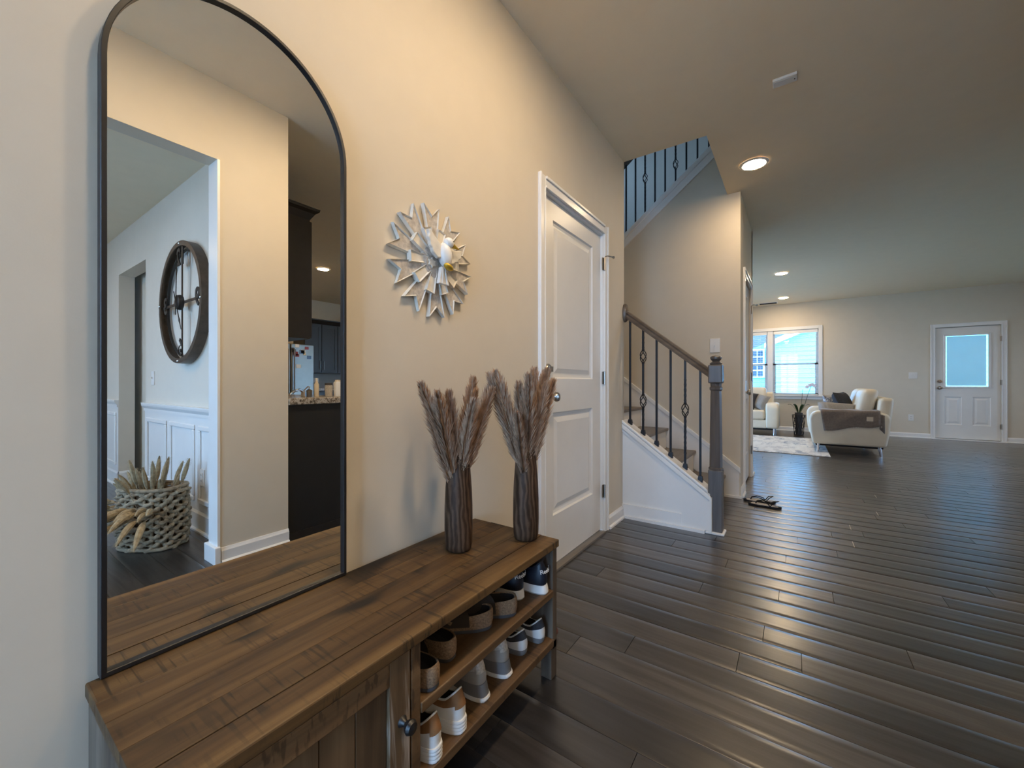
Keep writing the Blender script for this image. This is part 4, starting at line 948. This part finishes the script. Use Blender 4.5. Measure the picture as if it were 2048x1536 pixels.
# flip-flops by the closet
def flip(x, y, ang, label, mirror):
    t = thing('flip_flop', label, 'sandal', (x, y, 0), 'thong sandals on the floor'); t.rotation_euler = (0, 0, R(ang)); t.scale = (1, mirror, 1)
    L = .24; o = foot(L, .085, .06); m = MB(); n = len(o)
    m.grid([[(X, Y, .002+.006*(X/L-.5)**2) for X, Y in o], [(X, Y, .013+.02*(X/L-.5)**2) for X, Y in o]], wrap=True); m.f.append(tuple(range(n))[::-1]); m.f.append(tuple(range(n, 2*n)))
    me = m.mesh('sole'); me.materials.append(M['dark']); obj('sole', me, t)
    m = MB().prism([((X-L/2)*.93+L/2, Y*.9) for X, Y in o], 'Z', .013, .0165); me = m.mesh('footbed'); me.materials.append(M['sandal']); obj('footbed', me, t)
    m = MB()
    for sg in (-1, 1): m.tube([(.185, 0, .016), (.175, sg*.004, .038), (.14, sg*.022, .046), (.09, sg*.032, .034), (.075, sg*.033, .016)], .0042, 6)
    m.tube([(.075, -.033, .016), (.05, -.034, .05), (.02, 0, .062), (.05, .034, .05), (.075, .033, .016)], .0036, 6)
    me = m.mesh('thong_strap', smooth=True); me.materials.append(M['dark']); obj('thong_strap', me, t)
flip(.955, 4.10, 186, 'dark thong sandal lying by the closet corner', 1); flip(1.00, 3.945, 172, 'dark thong sandal lying farther out on the floor', -1)

# ------------------------------------------------------------------ living room furniture
def pillow(name, c, r, rot, mat, label, cat='cushion', group=None, pw=.55):
    m = MB(); nu = 15; rows = []
    for side in (1, -1):
        rows = []
        for j in range(nu):
            v = -1+2*j/(nu-1); row = []
            for i in range(nu):
                u = -1+2*i/(nu-1); h = max(0, (1-u**4)*(1-v**4))**.5; pin = 1-.10*(u*u*(1-v*v)*0+(1-abs(u))*abs(v)**3*0)-.07*((1-u*u)*v*v if abs(v) > abs(u) else (1-v*v)*u*u)
                row.append(Vector((u*r[0]*pin, side*h*r[1], v*r[2]*pin)))
            rows.append(row)
        m.grid([[tuple(rot @ p + Vector(c)) for p in row] for row in rows])
    t = thing(name, label, cat, c, group); m.build('cushion_cover', mat, t, smooth='all'); return t
def RZ(a): return Matrix.Rotation(R(a), 3, 'Z')
def RX_(a): return Matrix.Rotation(R(a), 3, 'X')
def RY(a): return Matrix.Rotation(R(a), 3, 'Y')
def rbox(x0, x1, y0, y1, z0, z1, bev): return B(x0, x1, y0, y1, z0, z1)
# loveseat: faces -X, arm toward the camera
sx0, sx1, sy0, sy1 = 1.29, 2.18, 7.50, 9.20
ls = thing('loveseat', 'ivory leather loveseat seen from its arm beside the rug', 'sofa', (1.7, 8.3, 0))
armp = [(sx0+.02, .13), (sx0-.01, .30), (sx0-.02, .50), (sx0+.0, .57), (sx0+.06, .615), (sx0+.35, .622), (sx1-.15, .622), (sx1-.04, .60), (sx1+.0, .54), (sx1-.02, .30), (sx1-.05, .13)]
for a, b in ((sy0, sy0+.22), (sy1-.22, sy1)): MB().prism(armp, 'Y', a, b).build('arm', M['leather'], ls, smooth=True, bevel=.035, seg=3)
B(sx0+.03, sx1-.06, sy0+.20, sy1-.20, .13, .30).build('seat_base', M['leather'], ls, bevel=.02)
ymid = (sy0+sy1)/2
for a, b in ((sy0+.22, ymid-.004), (ymid+.004, sy1-.22)):
    B(sx0+.01, sx1-.30, a, b, .30, .47).build('seat_cushion', M['leather'], ls, smooth=True, bevel=.05, seg=4)
    m = B(-.10, .10, a+.005, b-.005, 0, .50); m.v = [(sx1-.30+v[0]+.40*v[2]*.6, v[1], .45+v[2]*.98) for v in m.v]; m.build('back_cushion', M['leather'], ls, smooth=True, bevel=.075, seg=4)
m = B(-.08, .08, sy0+.10, sy1-.10, 0, .60); m.v = [(sx1-.09+v[0]+.10*v[2], v[1], .22+v[2]) for v in m.v]; m.build('backrest', M['leather'], ls, smooth=True, bevel=.05, seg=3)
B(sx0+.06, sx1-.08, sy0+.05, sy1-.05, .105, .13).build('bottom_cloth', M['dark'], ls)
for x in (sx0+.09, sx1-.12):
    for y in (sy0+.06, sy1-.06): MB().cyl((x, y, .13), (x+(.02 if x > 1.7 else -.005), y, 0 if x > 1.7 else .0105), .022, .013, 10).build('leg', M['chrome'], ls, smooth=True)
pillow('throw_pillow', (1.62, 7.86, .585), (.24, .075, .17), RX_(-38) @ RZ(6), M['pilg'], 'plain grey throw pillow leaning on the loveseat arm')
pillow('throw_pillow', (1.64, 8.62, .66), (.21, .075, .19), RZ(62) @ RX_(-24), M['pilp'], 'patterned blue-grey pillow behind the plain grey one')
pillow('throw_pillow', (1.74, 8.34, .68), (.22, .08, .22), RZ(68) @ RX_(-22), M['pild'], 'charcoal pillow against the loveseat back')
pillow('throw_pillow', (1.86, 7.92, .545), (.15, .05, .10), RZ(40) @ RX_(-40), M['fringe'], 'small pale pillow tucked by the throw blanket')
# throw blanket over the near arm
th = thing('throw_blanket', 'taupe throw with cream fringe and label over the loveseat arm', 'blanket', (1.75, 7.5, .62))
rows = []
for i in range(25):
    u = i/24; x = 1.40+u*.66; row = []
    drop = .30-.10*u+.012*math.sin(u*9); 
    for j in range(15):
        v = j/14
        if v < .28: y = 7.72-.21*v/.28; z = .634+.006*math.sin(u*14+v*9)
        else:
            w_ = (v-.28)/.72; y = 7.492-.006*math.sin(w_*7+u*10)-.012*math.sin(math.pi*w_); z = .632-drop*w_
            if w_ == 0: z = .632
        row.append((x+ (.06*(1-u)*max(0, v-.28)), y, z))
    rows.append(row)
m = MB(); m.grid(rows); o = m.build('blanket', M['throw'], th, smooth='all', fix=False)
sm_ = o.modifiers.new('thick', 'SOLIDIFY'); sm_.thickness = .008; sm_.offset = 1
m = MB()
for i in range(0, 25):
    p = rows[i][-1]
    for q in range(2): m.cyl((p[0]+q*.012, p[1]-.004, p[2]+.004), (p[0]+q*.012+.003, p[1]-.008, p[2]-.018), .005, .003, 5)
m.build('fringe', M['fringe'], th)
B(1.915, 1.985, 7.470, 7.4745, .495, .555).build('label_patch', M['paper'], th)
m = MB(); m.grid([[(2.05+.05*u, 7.49-.012*math.sin(u*8), .60-.02*u-(.20+.05*u)*v) for v in (0, .3, .6, 1)] for u in (0, .25, .5, .75, 1)]); o = m.build('folded_end', M['throw'], th, smooth='all', fix=False); o.modifiers.new('thick', 'SOLIDIFY').thickness = .01
# sofa under the window: faces the camera
fx0, fx1, fy0, fy1 = -1.25, .84, 9.38, 10.25
fs = thing('sofa', 'ivory leather sofa under the living room window', 'sofa', (-.2, 9.8, 0))
ap = [(fy0+.02, .13), (fy0, .35), (fy0-.01, .55), (fy0+.06, .635), (fy0+.35, .64), (fy1-.1, .62), (fy1, .5), (fy1, .13)]
for a, b in ((fx0, fx0+.22), (fx1-.22, fx1)): MB().prism(ap, 'X', a, b).build('arm', M['leather'], fs, smooth=True, bevel=.04, seg=3)
B(fx0+.2, fx1-.2, fy0+.03, fy1-.05, .13, .30).build('seat_base', M['leather'], fs, bevel=.02)
for k in range(3):
    a = fx0+.22+k*(fx1-fx0-.44)/3; b = a+(fx1-fx0-.44)/3-.006
    B(a, b, fy0+.0, fy1-.28, .30, .49).build('seat_cushion', M['leather'], fs, smooth=True, bevel=.05, seg=4)
    m = B(a, b, -.10, .10, 0, .50); m.v = [(v[0], fy1-.30+v[1]+.25*v[2], .44+v[2]) for v in m.v]; m.build('back_cushion', M['leather'], fs, smooth=True, bevel=.07, seg=4)
B(fx0+.1, fx1-.1, fy1-.14, fy1, .2, .84).build('backrest', M['leather'], fs, smooth=True, bevel=.05, seg=3)
B(fx0+.06, fx1-.06, fy0+.06, fy1-.05, .10, .13).build('bottom_cloth', M['dark'], fs)
for x in (fx0+.08, fx1-.08):
    for y in (fy0+.07, fy1-.08): MB().cyl((x, y, .13), (x, y-.01, 0), .022, .013, 10).build('leg', M['chrome'], fs, smooth=True)
pillow('throw_pillow', (.44, 9.66, .66), (.23, .08, .17), RZ(-18) @ RX_(-30) @ RY(14), M['pilg'], 'grey throw pillow in the corner of the window sofa')
pillow('throw_pillow', (.24, 9.60, .66), (.22, .08, .20), RZ(-6) @ RX_(-26) @ RY(8), M['pild'], 'charcoal throw pillow on the window sofa')
B(-1.3, 1.50, 7.10, 9.25, .0005, .010).build('area_rug', M['rug'], label='distressed grey and cream area rug in the living room', cat='rug', bevel=.003)
# orchid in a dark wire basket
ob = thing('wire_basket', 'dark wire lattice basket holding an orchid by the window', 'basket', (1.16, 9.85, 0))
m = MB(); cx, cy = 1.16, 9.85; nb = 12
def wr(z): return .075+.035*z/.40
for z in (.006, .20, .395): m.tube([(cx+wr(z)*math.cos(a*math.pi/12), cy+wr(z)*math.sin(a*math.pi/12), z) for a in range(24)], .005, 5, closed=True)
for s_ in (1, -1):
    for k in range(nb): m.tube([(cx+wr(z)*math.cos(2*math.pi*k/nb+s_*z*2.6), cy+wr(z)*math.sin(2*math.pi*k/nb+s_*z*2.6), z) for z in (.006, .1, .2, .3, .395)], .004, 5)
m.build('lattice', M['black'], ob)
MB().lathe([(0, .004), (.06, .004), (.062, .01), (0, .011)], (cx, cy, 0), 'Z', 20, cap=False).build('base', M['black'], ob)
oc = thing('orchid', 'potted orchid with dark leaves and pale blossoms', 'plant', (cx, cy, .012))
MB().lathe([(0, .012), (.045, .012), (.062, .30), (.066, .44), (.058, .44), (.052, .4), (0, .39)], (cx, cy, 0), 'Z', 20, cap=False).build('pot', M['greyblk'], oc, smooth=True)
for k in range(6):
    a = k*1.05; m = MB(); rows = []
    for i in range(7):
        t = i/6; r = .02+.16*t; z = .43+.17*math.sin(t*1.9); wv = .026*math.sin(math.pi*min(1, t*.9+.1)); rows.append([(cx+r*math.cos(a)-wv*s_*math.sin(a), cy+r*math.sin(a)+wv*s_*math.cos(a), z+abs(s_)*.008) for s_ in (-1, 0, 1)])
    m.grid(rows); m.build('leaf', M['leaf'], oc, smooth='all', fix=False)
s1 = [(cx+.02, cy, .42), (cx+.10, cy, .62), (cx+.15, cy, .82), (cx+.19, cy-.01, .95), (cx+.24, cy-.02, .99)]
MB().tube(s1, .0045, 6).build('flower_stem', M['leaf'], oc); MB().tube([(cx, cy, .42), (cx+.04, cy, .6), (cx+.055, cy, .78), (cx+.06, cy, .90)], .004, 6).build('flower_stem', M['leaf'], oc)
for bx, bz in ((.13, .955), (.175, .985), (.215, 1.0), (.25, .975)):
    m = MB(); c = Vector((cx+bx, cy-.03, bz))
    for k in range(5): a = k*2*math.pi/5; m.ell(c+Vector((.018*math.cos(a), 0, .018*math.sin(a))), (.018, .004, .018), None, 8, 6)
    m.build('blossom', M['petal'], oc, smooth=True)

# ------------------------------------------------------------------ dining room: clock, basket of dried grass
CC = Vector((2.555, CY, 1.605)); CR = .435
ck = thing('wall_clock', 'large open bronze ring clock hung on the dining wall', 'clock', tuple(CC))
def ring_m(r0, r1, y0, y1, n=56):
    m = MB(); rows = []
    for r, y in ((r0, y0), (r1, y0), (r1, y1), (r0, y1), (r0, y0)): rows.append([(CC.x+r*math.cos(2*math.pi*i/n), y, CC.z+r*math.sin(2*math.pi*i/n)) for i in range(n)])
    return m.grid(rows, wrap=True)
ring_m(CR-.006, CR, CY-.060, CY-.004).build('outer_ring', M['clockm'], ck, smooth=True)
ring_m(CR-.034, CR, CY-.065, CY-.060).build('front_flange', M['clockm'], ck, smooth=True)
ring_m(CR-.056, CR-.048, CY-.030, CY-.014).build('inner_ring', M['clockb'], ck, smooth=True)
m = MB().box(CC.x-.009, CC.x+.009, CY-.046, CY-.040, CC.z-CR, CC.z+CR); m.box(CC.x-CR, CC.x+CR, CY-.0465, CY-.0405, CC.z-.009, CC.z+.009); m.build('cross_bars', M['clockm'], ck)
MB().lathe([(0, -.03), (.05, -.03), (.055, -.012), (.05, 0), (0, 0)], (CC.x, CY-.044, CC.z), 'Y', 24, cap=False).build('hub', M['clockb'], ck, smooth=True)
for a in range(4):
    q = a*math.pi/2+.03; MB().ell((CC.x+(CR-.017)*math.cos(q), CY-.066, CC.z+(CR-.017)*math.sin(q)), (.009, .006, .009), None, 10, 6).build('rivet', M['chrome'], ck, smooth=True)
def hand(ang, L, name):
    m = MB(); s_, c_ = math.sin(ang), math.cos(ang)
    pts = [(-.004, -.09), (.004, -.09), (.004, L*.55), (.012, L*.66), (.003, L*.80), (0, L), (-.003, L*.80), (-.012, L*.66), (-.004, L*.55)]
    m.prism([(CC.x+p[0]*c_+p[1]*s_, CC.z-p[0]*s_+p[1]*c_) for p in pts], 'Y', CY-.082, CY-.078); m.build(name, M['clockb'], ck)
hand(R(-4), .33, 'minute_hand'); hand(R(-152), .23, 'hour_hand')
for txt, dx, dz in (('12', 0, .325), ('3', .325, 0), ('6', 0, -.325), ('9', -.325, 0)):
    fcv = bpy.data.curves.new('numeral', 'FONT'); fcv.body = txt; fcv.size = .17; fcv.extrude = .003; fcv.offset = .004; fcv.align_x = 'CENTER'; fcv.align_y = 'CENTER'
    to = bpy.data.objects.new('tmp_t', fcv); COL.objects.link(to); bpy.context.view_layer.update(); me = bpy.data.meshes.new_from_object(to.evaluated_get(bpy.context.evaluated_depsgraph_get())); bpy.data.objects.remove(to)
    me.materials.clear(); me.materials.append(M['clockb']); me.name = 'numeral'
    obj('numeral', me, ck, (dx, -.052, dz), (R(90), 0, 0))
BK = Vector((2.30, .80, 0))
bk = thing('woven_basket', 'open woven seagrass basket on the dining floor', 'basket', tuple(BK)); bk.rotation_euler = (0, 0, R(-32))
def se(a, rx, ry, p=.62): c_, s_ = math.cos(a), math.sin(a); return rx*math.copysign(abs(c_)**p, c_), ry*math.copysign(abs(s_)**p, s_)
m = MB(); zt = .36; nr = 13
for j in range(nr):
    z = .014+j*zt/nr; bl_ = 1+.08*math.sin(math.pi*(j+.5)/nr); pts = []; nn = 120
    for i in range(nn):
        a = 2*math.pi*i/nn; x, y = se(a, .165*bl_, .115*bl_, .75); wv = math.sin(12*a+math.pi*(j % 2)); k_ = 1+.055*wv
        pts.append((x*k_, y*k_, z+.009*math.cos(12*a+math.pi*(j % 2)*1.0)+.004*math.sin(5*a+j)))
    m.tube(pts, [.0125+.003*math.sin(36*2*math.pi*i/nn) for i in range(nn)], 6, closed=True)
for i in range(24):
    a = 2*math.pi*(i+.25)/24; m.tube([(*[c_*(1+.08*math.sin(math.pi*t)) for c_ in se(a, .160, .110, .75)], .01+zt*t) for t in (0, .25, .5, .75, 1)], .009, 5)
for z in (.012, zt+.012): m.tube([(*se(2*math.pi*i/48, .168, .118), z) for i in range(48)], .012, 6, closed=True)
me = m.mesh('weave', smooth='all'); me.materials.append(M['rope']); obj('weave', me, bk)['kind'] = 'stuff'
m = MB(); m.grid([[(*se(2*math.pi*i/48, .150, .100), z) for i in range(48)] for z in (.01, .18, .35)], wrap=True); m.f.append(tuple(range(48))); me = m.mesh('liner'); me.materials.append(M['cork']); obj('liner', me, bk)
for s_ in (-1, 1):
    me = MB().tube([(s_*.165, -.05, .33), (s_*.20, -.045, .352), (s_*.21, 0, .358), (s_*.20, .045, .352), (s_*.165, .05, .33)], .010, 7).mesh('handle', smooth=True); me.materials.append(M['rope']); obj('handle', me, bk)
def tail_mesh(seed, L, droop):
    rg = random.Random(seed); c = lambda t: Vector((droop*t**1.7, 0, L*t-droop*.55*t**3))
    m = MB().tube([c(i/8) for i in range(9)], .0022, 5); s_ = m.mesh('stalk'); s_.materials.append(M['stalk'])
    m = MB(); m.tube([c(.62+.38*i/7) for i in range(8)], [q*(.62 if droop < .15 else .85) for q in (.007, .015, .019, .020, .019, .016, .011, .004)], 7)
    for i in range(90):
        t = .64+.36*rg.random(); p = c(t); q = rg.random()*6.28; d = Vector((math.cos(q), math.sin(q), 0))*.022+(c(min(1, t+.05))-c(t))*.8; b = len(m.v); sd = Vector((-math.sin(q), math.cos(q), 0))*.0014
        m.v += [tuple(p-sd), tuple(p+sd), tuple(p+d)]; m.f.append((b, b+1, b+2))
    h_ = m.mesh('seed_head', smooth=True, fix=False); h_.materials.append(M['drygrass']); return s_, h_
TM = [tail_mesh(k, [.40, .36, .34, .42][k], [.10, .26, .36, .04][k]) for k in range(4)]
for k in range(84):
    a = rnd.random()*2*math.pi; rr = rnd.random()**.5
    side = k < 56
    if side: a = R(225+rnd.random()*150)      # most spill over the side away from the wall
    px, py = .11*rr*math.cos(a), .075*rr*math.sin(a); q = RZ(-32) @ Vector((px, py, 0))
    t = thing('dried_grass_stem', 'dried bunny-tail grass stem standing in the woven basket', 'dried grass', (BK.x+q.x, BK.y+q.y, .12), 'dried grass in the woven basket')
    kk = (1 + k % 2) if side else (3 if k % 3 else 0)
    t.rotation_euler = (0, R(2+rnd.random()*22 if side else rnd.random()*10), a+R(-32)+rnd.random()*.5); sc_ = .80+.32*rnd.random(); t.scale = (sc_, sc_, sc_)
    for nm, me in zip(('stalk', 'seed_head'), TM[kk]): obj(nm, me, t)

# ------------------------------------------------------------------ kitchen (seen in the mirror)
pn = thing('kitchen_peninsula', 'black panelled kitchen peninsula below a granite top', 'cabinet', (3.1, 1.55, 0))
B(DX+.012, 4.6, 1.312, 1.775, .0, .885).build('back_panel', M['kpanel'], pn); B(DX+.004, DX+.012, 1.312, 1.775, 0, .05).build('toe_strip', M['kcab'], pn)
B(DX-.01, 4.6, 1.312, 1.80, .886, .93).build('granite_countertop', M['granite'], label='speckled brown granite worktop on the black peninsula', cat='countertop', bevel=.006)
def upper_cab(label, x0, x1, y0, y1, z0, z1, face, ndoors, crown=True):
    t = thing('wall_cabinet', label, 'cabinet', ((x0+x1)/2, (y0+y1)/2, z0))
    B(x0, x1, y0, y1, z0, z1).build('cabinet_body', M['kcab'], t)
    if crown:
        m = MB(); rr = []
        for e, z in ((0, z1-.02), (.012, z1), (.03, z1+.03), (.055, z1+.05), (.06, z1+.07), (0, z1+.07)): rr.append([(x0-e, y0-(e if face == 'X' else 0), z), (x1+(e if face == 'Y' else 0), y0-(e if face == 'X' else 0), z), (x1+(e if face == 'Y' else 0), y1+e, z), (x0-e, y1+e, z)])
        m.grid(rr, wrap=True); m.f.append((20, 21, 22, 23)); m.build('crown_moulding', M['kcab'], t)
    n = ndoors
    for k in range(n):
        if face == 'X':   # doors on the -X face
            a = y0+(y1-y0)*k/n+.006; b = y0+(y1-y0)*(k+1)/n-.006
            d_ = B(x0-.02, x0, a, b, z0+.01, z1-.03).build('cabinet_door', M['kcab'], t, bevel=.002)
            boxes((x0-.026, x0-.02, a, a+.06, z0+.01, z1-.03), (x0-.026, x0-.02, b-.06, b, z0+.01, z1-.03), (x0-.026, x0-.02, a+.06, b-.06, z0+.01, z0+.07), (x0-.026, x0-.02, a+.06, b-.06, z1-.09, z1-.03)).build('door_frame', M['kcab'], d_)
            hy = b-.03 if k % 2 == 0 else a+.03
            MB().tube([(x0-.024, hy, z0+.06), (x0-.052, hy, z0+.065), (x0-.052, hy, z0+.235), (x0-.024, hy, z0+.24)], .006, 8).build('door_handle', M['steel'], d_, smooth=True)
        else:             # doors on the +Y face
            a = x0+(x1-x0)*k/n+.005; b = x0+(x1-x0)*(k+1)/n-.005
            d_ = B(a, b, y1, y1+.02, z0+.01, z1-.03).build('cabinet_door', M['kcab'], t, bevel=.002)
            MB().tube([(b-.03, y1+.02, z0+.06), (b-.03, y1+.05, z0+.065), (b-.03, y1+.05, z0+.235), (b-.03, y1+.02, z0+.24)], .006, 8).build('door_handle', M['steel'], d_, smooth=True)
upper_cab('tall dark wall cabinet with crown beside the hall corner', 2.30, 3.3, 1.312, 1.81, 1.40, 2.42, 'Y', 2)
upper_cab('dark wall cabinets with bar handles on the far kitchen wall', 6.70, 7.095, 4.075, 5.11, 1.23, 2.22, 'X', 3)
upper_cab('taller dark corner cabinet beyond the bar-handled ones', 6.70, 7.095, 5.17, 5.9, 1.23, 2.33, 'X', 1)
B(7.085, 7.099, 3.2, 6.0, .93, 1.23).build('trim_6', M['backsp'], kind=ST, label='kitchen backsplash below the far cabinets')
cb = thing('base_cabinet', 'dark base cabinets along the far kitchen wall', 'cabinet', (6.8, 5, 0)); B(6.5, 7.09, 4.12, 6.0, 0, .885).build('cabinet_body', M['kcab'], cb)
for k in range(3): B(6.48, 6.5, 4.13+k*.62, 4.73+k*.62, .1, .87).build('cabinet_door', M['kcab'], cb, bevel=.003)
B(6.47, 7.09, 4.12, 6.0, .886, .93).build('granite_countertop', M['granite'], label='granite worktop on the far kitchen wall', cat='countertop')
fr = thing('refrigerator', 'stainless refrigerator covered with small magnets', 'refrigerator', (6.75, 3.63, 0))
B(6.36, 7.05, 3.2, 4.06, .03, 1.74).build('fridge_body', M['steel'], fr, bevel=.01)
for a, b in ((3.205, 3.62), (3.635, 4.055)):
    d_ = B(6.30, 6.35, a, b, .72, 1.735).build('fridge_door', M['steel'], fr, bevel=.012)
    hy = b-.04 if a < 3.3 else a+.04; MB().tube([(6.30, hy, .85), (6.255, hy, .87), (6.25, hy, 1.28), (6.255, hy, 1.62), (6.30, hy, 1.64)], .014, 8).build('fridge_handle', M['steel'], d_, smooth=True)
B(6.30, 6.35, 3.205, 4.055, .08, .71).build('freezer_drawer', M['steel'], fr, bevel=.012)
for k in range(4):
    B(6.42, 7.0, 3.25, 4.0, 0, .03).build('plinth', M['dark'], fr) if k == 0 else None
rg = random.Random(3)
for k in range(11):
    y = 3.66+rg.random()*.36; z = 1.32+rg.random()*.38; s_ = .025+.02*rg.random()
    B(6.293, 6.2995, y-s_, y+s_, z-s_*.8, z+s_*.8).build('fridge_magnet', [M['redp'], M['paper'], M['greyblk'], M['wht'], M['blue']][k % 5], label='small fridge magnet on the stainless door', cat='magnet', group='magnets on the refrigerator')
plate('wall_outlet', 'white outlet on the kitchen backsplash', lambda u, d, v: (7.085+d, 4.53-u, 1.085+v), (7.085, 4.53, 1.085), .12, .09, kind='outlet')
# small things on the peninsula
CT = .9305
def bottle(x, y, prof, mat, name, label, cat, cap=None):
    t = thing(name, label, cat, (x, y, CT)); MB().lathe([(r, CT+h) for r, h in prof], (x, y, 0), 'Z', 16, cap=False).build('body', mat, t, smooth=True)
    if cap: MB().lathe([(r, CT+h) for r, h in cap[0]], (x, y, 0), 'Z', 12, cap=False).build('cap', cap[1], t, smooth=True)
bottle(1.82, 1.60, [(0, 0), (.016, 0), (.017, .09), (.008, .105), (.008, .115), (0, .115)], M['paper'], 'bottle', 'slim pale bottle on the granite peninsula', 'bottle', ([(.009, .112), (.009, .135), (0, .136)], M['wht']))
bottle(1.80, 1.535, [(0, 0), (.02, 0), (.021, .045), (.01, .055), (0, .056)], M['steel'], 'soap_dispenser', 'small metal soap dispenser on the granite peninsula', 'dispenser', ([(.004, .05), (.004, .07), (.014, .072), (0, .076)], M['chrome']))
bottle(1.83, 1.70, [(0, 0), (.026, 0), (.028, .075), (.026, .085), (.0, .085)], M['grey1'], 'jar', 'grey lidded jar on the granite peninsula', 'jar', ([(.027, .083), (.027, .098), (0, .1)], M['greyblk']))
bottle(1.80, 1.755, [(0, 0), (.028, 0), (.031, .10), (.024, .11), (.0, .11)], M['wht'], 'canister', 'white canister on the granite peninsula', 'canister', ([(.02, .108), (.02, .122), (0, .124)], M['paper']))
bottle(1.83, 1.83, [(0, 0), (.018, 0), (.018, .08), (.01, .09), (0, .09)], M['blue'], 'bottle', 'short blue bottle on the granite peninsula', 'bottle', ([(.01, .088), (.01, .1), (0, .1)], M['wht']))
bk2 = thing('cloth_holder', 'black cloth draped over a holder on the peninsula', 'cloth', (1.85, 1.92, CT)); MB().cyl((1.85, 1.92, CT), (1.85, 1.92, CT+.16), .006).build('holder', M['steel'], bk2)
m = MB().ell((1.85, 1.925, CT+.095), (.05, .055, .055), RX_(25), 14, 9); m.v = [(v[0]+.008*math.sin(v[2]*90), v[1]+.010*math.sin(v[0]*120+v[2]*70), v[2]) for v in m.v]; m.build('cloth', M['dark'], bk2, smooth=True)
fa = thing('faucet', 'chrome faucet on the granite peninsula', 'faucet', (2.0, 1.60, CT)); MB().cyl((2.0, 1.6, CT), (2.0, 1.6, CT+.04), .02, .016).build('base', M['chrome'], fa, smooth=True)
MB().tube([(2.0, 1.6, CT+.03), (1.98, 1.56, CT+.05), (1.95, 1.50, CT+.04), (1.93, 1.46, CT+.015)], .009, 10).build('spout', M['chrome'], fa, smooth=True); MB().tube([(2.0, 1.6, CT+.04), (2.01, 1.64, CT+.075)], .005).build('lever', M['chrome'], fa)
